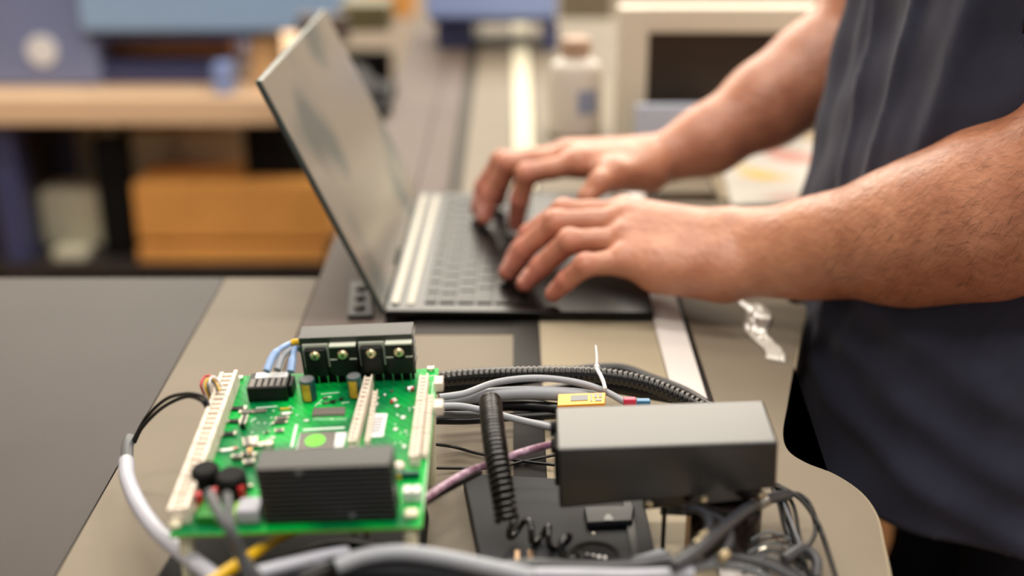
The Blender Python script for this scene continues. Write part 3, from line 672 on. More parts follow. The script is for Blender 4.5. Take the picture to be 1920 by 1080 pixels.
# orange label piece
op = atz(1045, 760, TZ + .035)
og = empty('orange_relay', op, 'small orange block with a dark printed band, behind the left corner of the box top', 'relay')
q = [atz(1045, 760, TZ + .035) - op, atz(1134, 756, TZ + .035) - op, atz(1136, 735, TZ + .035) - op, atz(1046, 738, TZ + .035) - op]
MB().hexa([(p.x, p.y, -.006) for p in q] + [(p.x, p.y, 0) for p in q], .0008).build('body', M['orange'], og)
for (u0, u1, w0, w1, m) in ((.28, .64, .3, .75, 'shrink'), (.70, .73, .2, .85, 'maroon'), (.78, .84, .5, .85, 'maroon'), (.88, .94, .5, .85, 'maroon'), (.80, .93, .2, .38, 'maroon')):
    a_ = q[0].lerp(q[1], u0); b_ = q[0].lerp(q[1], u1); e = q[3] - q[0]
    MB().hexa([(*(p.xy), -.0002) for p in (a_ + e * w0, b_ + e * w0, b_ + e * w1, a_ + e * w1)] + [(*(p.xy), .0003) for p in (a_ + e * w0, b_ + e * w0, b_ + e * w1, a_ + e * w1)]).build('print', M[m], og, 0)
pp = atz(1178, 752, TZ + .028); tag(MB().box((-.003, -.002, -.004), (.005, .003, .002), .001).build('pink_plug', M['pink']), 'tiny pink plug behind the top edge of the box', 'plug').location = pp
pp = atz(1205, 752, TZ + .024); tag(MB().box((-.004, -.002, -.004), (.005, .003, .001), .001).build('blue_plug', M['bluepl']), 'tiny blue plug right of the pink one behind the box', 'plug').location = pp

# coiled cord
P = [atz(919, 752, TZ + .052), atz(924, 800, TZ + .054), atz(932, 860, TZ + .050), atz(942, 920, TZ + .040), atz(950, 975, TZ + .028)]
o0 = P[0]; C = catmull([p - o0 for p in P], 40)
def helix(C, turns, R0, r, n=10, per=22, r1=None):
    D = [0]
    for a_, b_ in zip(C, C[1:]): D.append(D[-1] + (b_ - a_).length)
    N = int(turns * per); out = []; nor = None; i = 0
    for k in range(N + 1):
        s = D[-1] * k / N
        while i < len(D) - 2 and D[i + 1] < s: i += 1
        p = C[i].lerp(C[i + 1], (s - D[i]) / max(1e-9, D[i + 1] - D[i])); t = (C[i + 1] - C[i]).normalized()
        if nor is None: nor = t.orthogonal().normalized()
        nor = (nor - t * nor.dot(t)).normalized(); bi = t.cross(nor); a_ = 2 * PI * k / per; RR = R0 if r1 is None else R0 + (r1 - R0) * k / N
        out.append(p + (nor * math.cos(a_) + bi * math.sin(a_)) * RR)
    return out
cc = empty('coiled_cord', o0, 'glossy black coiled cord standing up between the board and the box', 'cord')
MB().tube(helix(C, 30, .0056, .00135), .00135, 8, raw=True).build('tight_coil', M['coil'], cc, 60)
MB().tube([p for p in [P_ - o0 for P_ in P]], .0042, 10).build('coil_core', M['blackmatt'], cc)
Q = [atz(950, 975, TZ + .026) - o0, atz(968, 990, TZ + .022) - o0, atz(1005, 1000, TZ + .019) - o0, atz(1045, 1012, TZ + .018) - o0, atz(1078, 1038, TZ + .017) - o0]
MB().tube(helix(catmull(Q, 30), 3.9, .0060, .0016, r1=.0050), .0018, 8, raw=True).build('loose_coil', M['coil'], cc, 60)
MB().tube([Q[-1] + Vector((.003, 0, 0)), atz(1092, 1046, TZ + .017) - o0, atz(1110, 1050, TZ + .013) - o0], .0026, 10).build('plug', M['black'], cc)

# left wires
cable('grey_sleeved_cable', [(237, 865, .030), (240, 900, .030), (262, 950, .031), (295, 995, .032), (335, 1030, .033), (385, 1070, .034), (440, 1115, .034)], .0046, M['lightcable'], 'thick pale grey cable looping down in front of the left corner of the board')
cable('cable_sleeve', [(243, 822, .034), (239, 838, .033), (238, 870, .030)], .0036, M['shrink'], 'dark heat-shrink sleeve at the upper end of the pale grey cable', 'sleeve')
cable('black_wire', [(392, 762, .072), (382, 744, .076), (352, 738, .074), (312, 748, .066), (275, 782, .050), (250, 826, .035)], .0011, M['blackcable'], 'outer black wire looping from the terminal row to the pale grey cable')
cable('black_wire', [(388, 764, .070), (376, 750, .074), (348, 744, .070), (305, 764, .060), (268, 800, .044), (252, 830, .034)], .0011, M['blackcable'], 'inner black wire looping from the terminal row to the pale grey cable')
for nm, mm, lb_, pts in (('red_wire', 'red', 'thin red wire arching at the far end of the white terminal row', [(384, 742, .070), (377, 722, .078), (385, 706, .080), (400, 707, .080), (415, 722, .076)]),
                         ('yellow_wire', 'yellow', 'thin yellow wire arching at the far end of the white terminal row', [(395, 752, .070), (385, 726, .078), (388, 712, .081), (400, 712, .080), (412, 732, .076)]),
                         ('dark_wire', 'darkcable', 'thin dark wire arching between the yellow and white wires', [(399, 752, .070), (390, 728, .078), (393, 714, .080), (402, 718, .079), (408, 734, .076)]),
                         ('white_wire', 'whiteplas', 'thin white wire arching over the other wires by the terminal row', [(402, 740, .071), (393, 722, .079), (396, 708, .082), (406, 710, .081), (417, 726, .076)])):
    cable(nm, pts, .0007, M[mm], lb_, 'wire', n=8)
# blue crimps behind the jack block
def zb(px, py, h): return BM @ B0(px, py, h)
for k, (pts, lb_) in enumerate((([(500, 696, .016), (512, 668, .020), (532, 650, .022), (556, 644, .020), (574, 660, .014)], 'pale blue sleeved wire, left one behind the jack block'),
                                ([(545, 697, .014), (549, 672, .018), (555, 652, .020), (572, 662, .012)], 'pale blue sleeved wire, right one behind the jack block'),
                                ([(520, 694, .015), (528, 672, .018), (545, 655, .020), (566, 650, .016)], 'pale blue sleeved wire, middle one behind the jack block'))):
    P = [zb(*p) for p in pts]; ob = MB().tube([p - P[0] for p in P], lambda t: .0017 if t > .35 else .0023, 10).build('sleeved_wire', M['bluecrimp'] if k != 2 else M['greycable']); ob.location = P[0]; tag(ob, lb_, 'wire')
p = zb(557, 642, .0225); ob = MB().tube([(-.003, 0, -.0003), (0, 0, .0005), (.003, 0, -.0004)], .0019, 12).build('yellow_sleeve', M['yellow']); ob.location = p; tag(ob, 'small yellow sleeve on top of the pale blue wires', 'sleeve')
# front cables (out of focus, nearest)
cable('ribbon_cable', [(392, 925, .085), (408, 958, .083), (428, 990, .078), (445, 1030, .066), (470, 1090, .050)], .0026, M['ribbon'], 'dark grey ribbon cable hanging over the front edge of the board')
cable('ribbon_cable', [(425, 928, .085), (431, 965, .082), (437, 1000, .076), (458, 1045, .062), (492, 1090, .050)], .0022, M['ribbon'], 'second dark grey ribbon cable, just right of the other')
cable('yellow_cable', [(552, 994, .030), (515, 1012, .036), (470, 1042, .044), (425, 1072, .050), (380, 1105, .054)], .0030, M['yellow'], 'yellow cable coming out from under the front edge of the board', 'cable')
cable('grey_cable', [(470, 1078, .050), (530, 1062, .050), (600, 1045, .048), (650, 1036, .044)], .0034, M['lightcable'], 'pale grey cable crossing low in front of the board, left part')
cable('grey_cable', [(630, 1062, .052), (680, 1044, .054), (745, 1036, .055), (820, 1044, .054), (900, 1060, .052), (1000, 1082, .050)], .0040, M['greycable'], 'grey cable arching along the bottom middle, in front of the board')
cable('dark_cable', [(470, 1100, .040), (580, 1072, .042), (700, 1062, .044), (820, 1066, .044), (960, 1086, .042)], .0062, M['darkcable'], 'thick dark cable under the grey arch at the bottom middle')
cable('dark_cable', [(480, 1090, .030), (560, 1050, .030), (640, 1030, .028), (740, 1045, .028)], .0050, M['blackcable'], 'black cable in the shade under the front edge of the board')
cable('dark_cable', [(560, 1090, .050), (640, 1060, .048), (690, 1050, .048)], .0032, M['blackcable'], 'short black cable crossing the grey ones in front of the board')
cable('dark_cable', [(900, 1074, .036), (990, 1062, .034), (1080, 1064, .032), (1180, 1062, .030), (1260, 1050, .034)], .0040, M['darkcable'], 'dark grey cable along the bottom edge in front of the control unit')
cable('grey_cable', [(960, 1076, .040), (1060, 1076, .040), (1180, 1078, .040), (1300, 1074, .040)], .0030, M['lightcable'], 'pale grey cable along the bottom edge, right of the middle')
# right bundle
cable('thick_grey_cable', [(1478, 928, .022), (1440, 936, .030), (1400, 955, .038), (1350, 995, .044), (1300, 1040, .046), (1262, 1062, .046)], .0032, M['darkcable'], 'thick grey-black cable slanting in front of the dark cylinder')
p_ = atz(1425, 943, TZ + .034); ob = MB().cyl((-.003, -.0012, -.0012), (.004, .0016, .0015), .0036, n=16).build('ferrule', M['steel']); ob.location = p_; tag(ob, 'shiny ferrule near the upper end of the thick slanting cable', 'ferrule')
cable('wire_loop', [(1270, 1048, .040), (1310, 1018, .042), (1330, 985, .042), (1318, 960, .040), (1290, 952, .036)], .0022, M['darkcable'], 'grey-black cable loop with a steel tip, left of the slanting cable')
cable('wire_loop', [(1318, 1062, .036), (1352, 1040, .038), (1370, 1010, .040), (1360, 980, .040), (1325, 962, .038)], .0018, M['darkcable'], 'grey-black cable loop passing behind the slanting cable')
for px, py, z in ((1308, 1018, .043), (1318, 1005, .0435), (1356, 1042, .041)):
    p_ = atz(px, py, TZ + z); ob = MB().cyl((-.0018, -.0020, 0), (.0018, .0020, 0), .0026, n=14).build('ferrule', M['brass']); ob.location = p_
    tag(ob, {1308: 'lower steel ferrule on the left cable loop', 1318: 'upper steel ferrule on the left cable loop', 1356: 'brass ferrule on the right cable loop'}[px], 'ferrule')
BC = [([(1455, 908, .024), (1500, 935, .022), (1530, 975, .018), (1545, 1010, .012), (1570, 1090, .006)], .0013, 'black cable, outermost right of the bundle by the box corner'),
      ([(1452, 912, .024), (1495, 930, .022), (1522, 962, .018), (1528, 1000, .014), (1505, 1040, .010)], .0013, 'black cable curling back at the right of the bundle'),
      ([(1450, 915, .022), (1462, 945, .020), (1472, 985, .016), (1490, 1040, .008), (1500, 1080, .006)], .0017, 'black cable dropping straight from the box corner'),
      ([(1456, 915, .022), (1475, 950, .020), (1484, 990, .016), (1496, 1030, .012), (1520, 1085, .008)], .0016, 'black cable second from the left under the box corner'),
      ([(1460, 912, .020), (1486, 945, .018), (1496, 990, .014), (1502, 1040, .010)], .0012, 'thin black cable in the middle of the bundle by the box corner'),
      ([(1465, 935, .020), (1490, 925, .022), (1510, 935, .020), (1525, 960, .016), (1560, 1060, .006)], .0012, 'black cable arching over the top of the right bundle')]
for pts, r, lb_ in BC: cable('black_cable', pts, r, M['blackcable'], lb_)
cable('grey_wire', [(1462, 925, .023), (1478, 965, .020), (1492, 1000, .016), (1506, 1035, .012)], .0006, M['greycable'], 'thin light grey wire running down the black bundle', 'wire', n=6)
cable('steel_wire', [(1448, 1000, .016), (1470, 1030, .014), (1496, 1064, .012)], .0006, M['steel'], 'bright bare wire slanting through the tangle at the bottom right', 'wire', n=6)
for k in range(9):
    ry = 1012 + k * 8
    pts = [(1408 - k * 2, ry, .012), (1440 + R.uniform(-5, 5), ry - 14 + R.uniform(-6, 6), .015), (1480, ry - 4 + R.uniform(-8, 8), .013), (1515 + R.uniform(-4, 8), ry + 20 + k, .008)]
    cable('tangled_wire', pts, .0009, M['blackcable'] if k % 3 else M['shrink'], ('grey' if k % 3 == 0 else 'black') + ' wire tangled by the dark cylinder, ' + ('topmost', 'second from the top', 'third from the top', 'just above the middle', 'in the middle', 'just below the middle', 'third from the bottom', 'second from the bottom', 'lowest')[k], 'wire', 'tangled wires by the dark cylinder', n=6)
for k, (pts, r, mm, lb_) in enumerate((([(1290, 1066, .038), (1360, 1046, .032), (1430, 1056, .028), (1500, 1090, .022)], .0024, 'darkcable', 'dark cable low in front of the cylinder'),
                             ([(1270, 1074, .040), (1340, 1060, .036), (1410, 1070, .030), (1460, 1100, .026)], .0020, 'shrink', 'grey cable lowest in front of the cylinder'),
                             ([(1470, 1050, .018), (1505, 1030, .018), (1530, 1050, .014), (1530, 1085, .010)], .0030, 'darkcable', 'thick dark cable curling at the bottom right of the tangle'))):
    cable('dark_cable', pts, r, M[mm], lb_)
fp = atz(1232, 1050, TZ + .026)
tag(MB().box((-.012, -.010, -.010), (.010, .010, 0), .003, 2, Matrix.Rotation(.5, 4, 'Z')).build('cable_clip', M['greycable']), 'light grey cable clip where the thick slanting cable ends', 'clip').location = fp
kp = atz(650, 592, TZ); kb_ = empty('docking_block', kp, 'small black block with rounded keys beside the laptop hinge, left of its rear corner', 'block')
q = [atz(652, 600, TZ) - kp, atz(700, 600, TZ) - kp, atz(694, 535, TZ) - kp, atz(658, 535, TZ) - kp]
MB().hexa([(p.x, p.y, 0) for p in q] + [(p.x, p.y, .004) for p in q], .001).build('body', M['black'], kb_)
for k in range(3): p = q[0].lerp(q[3], .2 + k * .28); MB().lathe([(.0045, .0035), (.0045, .0055), (.0035, .006)], (p.x + .009, p.y, 0), 20).build('button', M['greydark'], kb_)
# crumpled sheet added for the bright reflected glints on the bench beyond the box
fo = atz(1425, 625, TZ); t = bmesh.new(); gv_ = {}
GA, GB = 13, 26
for i in range(GA):
    for j in range(GB):
        u_ = i / (GA - 1); v_ = j / (GB - 1); wob = 10 * math.sin(v_ * 9)
        p = atz(1378 + 52 * v_ + (52 - 14 * v_) * u_ + wob, 566 + 108 * v_ + 8 * u_, TZ) - fo
        gv_[i, j] = t.verts.new((p.x, p.y, .0008 + (0 if i in (0, GA - 1) or j in (0, GB - 1) else R.random() * .0034)))
for i in range(GA - 1):
    for j in range(GB - 1): t.faces.new((gv_[i, j], gv_[i, j + 1], gv_[i + 1, j + 1], gv_[i + 1, j]))
bmesh.ops.recalc_face_normals(t, faces=t.faces)
me_ = bpy.data.meshes.new('glint_film'); t.to_mesh(me_); t.free(); ob = link('glint_film', me_, M['glint'], None, 180)
ob.modifiers.new('thick', 'SOLIDIFY').thickness = .0003
ob.location = fo; tag(ob, 'small crumpled shiny film added for the reflected glints on the bench between box and shirt', 'film')

# ------------------------------------------------------------------ background things
# pale desk with shelf
dk = empty('wooden_desk', (-.95, 2.35, 0), 'pale wooden desk with an open shelf, at the back left', 'desk')
def dbox(name, lo, hi, m, bev=.003, par=None):
    o = MB().box([lo[i] - (-.95, 2.35, 0)[i] for i in range(3)], [hi[i] - (-.95, 2.35, 0)[i] for i in range(3)], bev).build(name, m, par or dk); return o
dbox('desktop', (-1.9, 2.28, .705), (-.425, 3.0, .757), M['wood'], .006)
dbox('shelf', (-1.85, 2.30, .40), (-.28, 2.98, .425), M['greydark'])
dbox('back_panel', (-1.85, 2.96, .0), (-.28, 2.98, .705), M['blackmatt'])
for x in (-1.86, -.98, -.32): dbox('leg', (x, 2.32, 0), (x + .05, 2.40, .705 if x < -.5 else .41), M['navy'] if x == -.98 else M['blackmatt'])
# boxes and packets on the shelf
def pbox(name, px0, py0, px1, py1, y, d, m, label, cat, group=None, bev=.004, z0=None):
    a_ = aty(px0, py1, y); b_ = aty(px1, py0, y)
    zz = a_.z if z0 is None else z0
    o = MB().box((0, 0, 0), (b_.x - a_.x, d, b_.z - zz), bev).build(name, m); o.location = (a_.x, y, zz); return tag(o, label, cat, group)
SH = .425
lowc = pbox('cardboard_box', 262, 464, 608, 505, 2.31, .16, M['card'], 'lower flat cardboard box on the shelf of the back desk', 'box', z0=SH)
zt_ = aty(300, 464, 2.31).z
zt2 = aty(300, 345, 2.33).z
zt_g = zt_ + .010
tag(MB().box((0, 0, 0), (.36, .12, .010), .002).build('gap_shade_strip', M['greydark']), 'thin dark strip added as the shaded gap between the two cardboard boxes', 'board').location = (-.69, 2.345, zt_)  # added strip, stands in for the dark shaded gap between the boxes
hi_ = pbox('cardboard_box', 258, 345, 618, 450, 2.32, .14, M['card'], 'larger cardboard box on top of the flat one at the back left', 'box', z0=zt_g)
blk = pbox('black_case', 462, 190, 640, 343, 2.37, .09, M['blackmatt'], 'black case on top of the cardboard boxes behind the laptop lid', 'case', z0=zt2)
PK = [(345, 250, 458, 470, 2.49, 'wide pale packet behind the cardboard boxes, under the desktop', None), (236, 252, 322, 348, 2.50, 'pale packet left of the wide one, above the cardboard boxes', None),
      (132, 250, 192, 300, 2.62, 'small pale packet under the desk, just below the desktop', None), (78, 362, 214, 455, 2.40, 'large pale sack on the shelf left of the cardboard boxes', None),
      (66, 262, 112, 400, 2.53, 'narrow upright blue-grey packet left of the sack', None), (100, 478, 162, 520, 2.33, 'small pale packet at the front of the shelf below the sack', None)]
for x0_, y0_, x1_, y1_, Y, lb_, z0 in PK:
    z0 = SH if z0 is None else z0
    pbox('packet', x0_, y0_, x1_, y1_, Y, .06 if x0_ == 100 else .10, M['navy'] if x0_ == 66 else M['paper'], lb_, 'packet', None, .012, z0)
pbox('dark_crate', -60, 250, 44, 515, 2.37, .15, M['greydark'], 'dark brown crate on the shelf at the left edge', 'crate', z0=SH)
pbox('dark_bottle', 196, 262, 232, 480, 2.34, .05, M['blackmatt'], 'tall black container between the pale packets on the shelf', 'container', z0=SH)
# large format printer on the desk
DT = .757
pr = empty('wide_printer', (-.75, 2.5, DT), 'wide blue printer with a light blue lid and brown roll, on the wooden desk', 'printer')
def prb(name, px0, py0, px1, py1, y, d, m, bev=.01, z0=None):
    a_ = aty(px0, py1, y); b_ = aty(px1, py0, y); zz = a_.z if z0 is None else z0
    return MB().box((a_.x + .75, y - 2.5, zz - DT), (b_.x + .75, y - 2.5 + d, b_.z - DT), bev).build(name, m, pr)
prb('side_housing', -90, -60, 165, 160, 2.36, .30, M['bluebody'], .015, DT)
prb('base', 120, 116, 440, 170, 2.38, .28, M['navy'], .01, DT)
prb('inner_back', 150, 40, 445, 130, 2.56, .04, M['navy'], .004, DT + .02)
p0_ = aty(175, 92, 2.46); p1_ = aty(440, 88, 2.46)
MB().cyl(p0_ - Vector((.75 * -1, 2.5, DT)) if False else Vector((p0_.x + .75, -.04, p0_.z - DT)), Vector((p1_.x + .75, -.04, p0_.z - DT)), .020).build('media_roll', M['rollbrown'], pr)
prb('lid', 150, -60, 655, 62, 2.34, .22, M['bluelid'], .012)
prb('lid_underside', 160, 62, 480, 76, 2.36, .2, M['navy'], .003)
c = aty(78, 95, 2.355); MB().lathe([(.028, 0), (.028, .006)], (c.x + .75, -.140, c.z - DT), 28, 'Y').build('round_badge', M['label'], pr)
ct = aty(524, 92, 2.34); tag(MB().lathe([(.029, 0), (.032, .003), (.032, .09), (.029, .093)], (0, 0, 0), 32).build('pale_roll', M['rollpale']), 'pale tan roll standing at the right end of the wooden desk', 'roll').location = (-.462, 2.40, DT)
ob = MB().box((0, 0, 0), (.035, .05, .055), .006).build('small_white_box', M['bluebin']); ob.location = (-.545, 2.30, DT); tag(ob, 'small pale lilac box in front of the tan roll on the desk', 'box')
# far end of the bench: olive case, black holder, blue tray
pbox('olive_case', 640, 8, 728, 92, 2.15, .10, mat('olive_plastic', (104, 96, 66), 0.5), 'olive-brown case at the far end of the bench, left of the blue tray', 'case', z0=TZ)
pbox('tan_board', 560, 30, 650, 110, 2.05, .03, M['brown'], 'brown board standing behind the top of the laptop lid', 'board', z0=TZ)
pbox('orange_carton', 612, -60, 770, 6, 2.85, .1, M['card'], 'orange-brown carton at the top edge, behind the olive case', 'carton', z0=.80)
bt = empty('blue_tray', (-.03, 2.1, TZ), 'periwinkle blue tray with dark blue feet, at the far end of the bench', 'tray')
def btb(name, px0, py0, px1, py1, y, d, m, bev=.006, z0=None):
    a_ = aty(px0, py1, y); b_ = aty(px1, py0, y); zz = a_.z if z0 is None else z0
    return MB().box((a_.x + .03, y - 2.1, zz - TZ), (b_.x + .03, y - 2.1 + d, b_.z - TZ), bev).build(name, m, bt)
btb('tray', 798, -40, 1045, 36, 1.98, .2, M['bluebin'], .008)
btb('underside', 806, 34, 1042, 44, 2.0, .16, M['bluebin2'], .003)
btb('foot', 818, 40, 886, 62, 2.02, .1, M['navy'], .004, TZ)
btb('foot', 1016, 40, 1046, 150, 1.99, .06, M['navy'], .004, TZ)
hp = atz(700, 215, TZ); hd = empty('black_holder', hp, 'black angled bracket standing on the brown panel just behind the laptop lid', 'bracket')
def hl(px, py, z): return atz(px, py, TZ + z) - hp
for q in (([(655, 128), (690, 140), (735, 215), (700, 212)], .012), ([(700, 160), (745, 170), (722, 225), (700, 215)], .012)):
    c4 = [hl(px, py, 0) for px, py in (q[0][3], q[0][2], q[0][1], q[0][0])]
    MB().hexa([(p.x, p.y, 0) for p in c4] + [(p.x, p.y, q[1]) for p in c4], .002).build('arm', M['blackmatt'], hd)
# milky bottle
bo = empty('milky_bottle', (.075, 1.50, TZ), 'milky white plastic bottle with a faint blue label, left of the cream framed monitor', 'bottle')
MB().lathe([(.030, 0), (.033, .004), (.033, .070), (.028, .084), (.016, .092), (.016, .098)], (0, 0, 0), 36).build('bottle', M['bottle'], bo)
MB().lathe([(.0175, .094), (.0175, .112), (.015, .114)], (0, 0, 0), 28).build('cap', mat('tan_cap', (176, 146, 124), .5), bo)
t = MB()
for k in range(6):
    a0 = -PI / 2 + .05 + k * .13; a1 = a0 + .13
    t.hexa([((.033 + q) * math.cos(a), (.033 + q) * math.sin(a), z) for z in (.03, .058) for q, a in ((0, a0), (.0004, a0), (.0004, a1), (0, a1))])
t.build('label', M['bottlelabel'], bo)
pbox('square_post', 1048, -80, 1152, 200, 2.50, .12, M['pillar'], 'grey-olive square post rising behind the bottle', 'post', z0=0.0)
# monitor
mo = empty('monitor', (.27, 1.46, TZ), 'small monitor with a cream frame and dark brown screen, behind the far forearm', 'monitor')
mz = aty(1155, 14, 1.46).z - TZ; mx0 = aty(1157, 140, 1.46).x - .27; mx1 = mx0 + .24; fr = .035
t = MB(); t.box((mx0, 0, 0), (mx0 + fr, .03, mz), .004); t.box((mx1 - fr, 0, 0), (mx1, .03, mz), .004); t.box((mx0 + fr * .8, .0005, mz - .029), (mx1 - fr * .8, .0295, mz), .003); t.box((mx0 + fr * .8, .0005, 0), (mx1 - fr * .8, .0295, .032), .003)
t.build('frame', M['monitor'], mo)
MB().box((mx0 + .02, .010, .02), (mx1 - .02, .028, mz - .01)).build('screen', M['monscreen'], mo, 0)
MB().box((mx0 + .03, .028, 0), (mx1 - .03, .055, mz - .03), .01).build('rear_cover', M['monitor'], mo)
nz = aty(1200, 200, 1.42).z - TZ
tag(MB().box((0, 0, 0), (.09, .012, nz), .002).build('blue_card', M['palecard']), 'pale blue card leaning at the foot of the cream monitor', 'card').location = (aty(1192, 230, 1.42).x, 1.425, TZ)
# printed sheet
q = [atz(1372, 388, TZ + .002), atz(1560, 380, TZ + .002), atz(1640, 240, TZ + .002), atz(1340, 268, TZ + .002)]; o_ = q[0].copy(); o_.z = TZ
o = MB().hexa([(*(p - o_).xy, .0) for p in q] + [(*(p - o_).xy, .004) for p in q], .0008).build('printed_sheet', M['sheet']); o.location = o_
tag(o, 'white printed booklet with yellow and red blotches, on the bench beyond the near forearm', 'booklet')
# chair-like brown thing behind the person, low right
def low(name, x0_, x1_, y0_, y1_, z0, z1, m, label, cat):
    o = MB().box((0, 0, 0), (x1_ - x0_, y1_ - y0_, z1 - z0), .01).build(name, m); o.location = (x0_, y0_, z0); return tag(o, label, cat)
low('brown_carton', .27, .66, 1.44, 1.62, 0.0, .70, mat('carton_brown', (226, 170, 116), .6), 'brown carton standing on the floor under the side bench, behind the person', 'carton')

# ------------------------------------------------------------------ the person: one continuous surface grown from a distance field
def V3(v): return np.array(v, float)
PR = []      # (a, b, ra, rb, k, group)
def cone(a, b, ra, rb, k=.01): PR.append((V3(a), V3(b), ra, rb, k))
def chain(pts, rs, k=.01):
    for i in range(len(pts) - 1): cone(pts[i], pts[i + 1], rs[i], rs[i + 1], k)
Y_ = aty
# torso, neck, head
cone((.46, .93, .90), (.46, 1.07, .90), .105, .105, .02); cone((.44, .94, .98), (.44, 1.06, .98), .100, .100, .04)
cone((.40, .94, 1.05), (.40, 1.06, 1.05), .105, .105, .05)
cone((.395, .92, 1.24), (.395, 1.08, 1.24), .105, .105, .06)
cone((.395, .845, 1.345), (.395, 1.155, 1.345), .052, .052, .05)
cone((.395, 1.0, 1.36), (.375, 1.0, 1.46), .055, .052, .03)
cone((.365, 1.0, 1.545), (.385, 1.0, 1.585), .070, .082, .02)
cone((.325, 1.0, 1.475), (.335, 1.0, 1.53), .030, .055, .03)       # jaw
cone((.283, 1.0, 1.522), (.298, 1.0, 1.556), .011, .006, .008)     # nose
cone((.292, .985, 1.493), (.292, 1.015, 1.493), .008, .008, .006)  # lips
cone((.382, .918, 1.515), (.388, .912, 1.550), .007, .010, .005); cone((.382, 1.082, 1.515), (.388, 1.088, 1.550), .007, .010, .005)
# thighs
for s in (-1, 1):
    cone((.475, 1.0 + s * .085, .90), (.46, 1.0 + s * .10, .60), .088, .070, .04)
    cone((.46, 1.0 + s * .10, .60), (.48, 1.0 + s * .10, .13), .058, .036, .03)
    cone((.48, 1.0 + s * .10, .07), (.38, 1.0 + s * .115, .045), .036, .026, .02)
# near arm (left)
WR = Y_(1392, 470, .93)
el = Y_(2010, 352, .81)
sh = Vector((.40, .838, 1.345))
cone(sh, (.415, .80, 1.20), .058, .052, .03); cone((.415, .80, 1.20), el, .050, .047, .03)
f1 = Y_(1545, 462, .905); f2 = Y_(1700, 442, .868); f3 = Y_(1850, 404, .838)
chain([el, f3, f2, f1], [.050, .0525, .0445, .0360], .03)
off = Vector((0, .009, .004))
cone(f1, WR, .0345, .0265, .02); cone(Y_(1480, 452, .93), Y_(1375, 440, .945), .024, .021, .015); cone(Y_(1490, 490, .91), Y_(1380, 505, .918), .026, .022, .015)
HANDS = []
def hand(wrist, mcps, pips, dips, tips, r, kp, carp):
    """carp: four points across the wrist; lists run from index to little finger"""
    for i in range(4):
        cone(carp[i], mcps[i], r[i][0] * 1.45, r[i][0] * 1.22, .016)
    for i in range(4):   # tendons
        u_ = Vector((0, -.35, 1)).normalized(); a_ = V3(mcps[i]) + V3(u_) * r[i][0] * .98; b_ = V3(carp[i]) + V3(u_) * r[i][0] * 1.32
        cone(a_, a_ + (b_ - a_) * .75, .0028, .0022, .004)
    for i in range(3):   # web between the bones of the back of the hand
        a_ = (V3(carp[i]) + V3(carp[i + 1])) / 2; b_ = (V3(mcps[i]) * .5 + V3(mcps[i + 1]) * .5); cone(a_, a_ + (b_ - a_) * .88, r[i][0] * 1.45, r[i][0] * 1.15, .012)
    for i in range(4):
        a, b, c, d = V3(mcps[i]), V3(pips[i]), V3(dips[i]), V3(tips[i]); r0, r1, r2, r3 = r[i]
        cone(a, a + (b - a) * .5, r0, r0 * .93, .007); cone(a + (b - a) * .5, b, r0 * .93, r1, .003)
        cone(b, c, r1, r2, .003); cone(c, d, r2, r3, .003)
        up = np.array([0.0, 0, 1])
        cone(b + up * .0008, b + up * .0012, r1 * .96, r1 * .9, .004)                     # knuckle
        cone(a + up * .0025, a + up * .0030 , r0 * .98, r0 * .9, .006)
        n = np.cross(d - c, np.cross(d - c, up)); n = -n / np.linalg.norm(n); 
        if n[2] < 0: n = -n
        m = c * .28 + d * .72; dr = (d - c) / np.linalg.norm(d - c)
        HANDS.append((m + n * r3 * .93, dr, n, r3))
        cone(m + n * r3 * .42 - dr * .003, m + n * r3 * .34 + dr * .0045, r3 * .68, r3 * .66, .0012)   # nail bed
K_ = [(.0102, .0099, .0088, .0076), (.0106, .0103, .0091, .0078), (.0103, .0100, .0088, .0075), (.0095, .0090, .0079, .0068)]
NM = [Y_(1168, 398, .996), Y_(1172, 414, .976), Y_(1172, 450, .954), Y_(1168, 490, .932)]
NP = [Y_(1056, 396, 1.003), Y_(1042, 418, .979), Y_(1068, 453, .953), Y_(1098, 497, .927)]
ND = [Y_(992, 440, 1.010), Y_(982, 468, .985), Y_(1015, 499, .961), Y_(1062, 526, .934)]
NT = [atz(962, 486, TZ + .0182), atz(952, 511, TZ + .0182), atz(984, 532, TZ + .0182), atz(1037, 552, TZ + .0174)]
NC = [Y_(1345, 436, .952), Y_(1350, 452, .942), Y_(1352, 478, .928), Y_(1350, 505, .915)]
hand(WR, NM, NP, ND, NT, K_, .01, NC)
cone(Y_(1345, 515, .918), Y_(1235, 513, .925), .0185, .0150, .018)            # little-finger side of the palm
cone(Y_(1350, 470, .955), Y_(1260, 460, .975), .020, .016, .015)
cone(Y_(1330, 470, .965), Y_(1240, 462, .998), .015, .012, .012); cone(Y_(1240, 462, .998), Y_(1165, 455, 1.015), .0110, .0098, .006); cone(Y_(1165, 455, 1.015), Y_(1110, 462, 1.02), .0095, .0082, .004)
for pts in ([Y_(1215, 455, .946), Y_(1270, 462, .936), Y_(1330, 468, .925)], [Y_(1225, 420, .962), Y_(1290, 428, .955), Y_(1360, 432, .945)]):
    pass
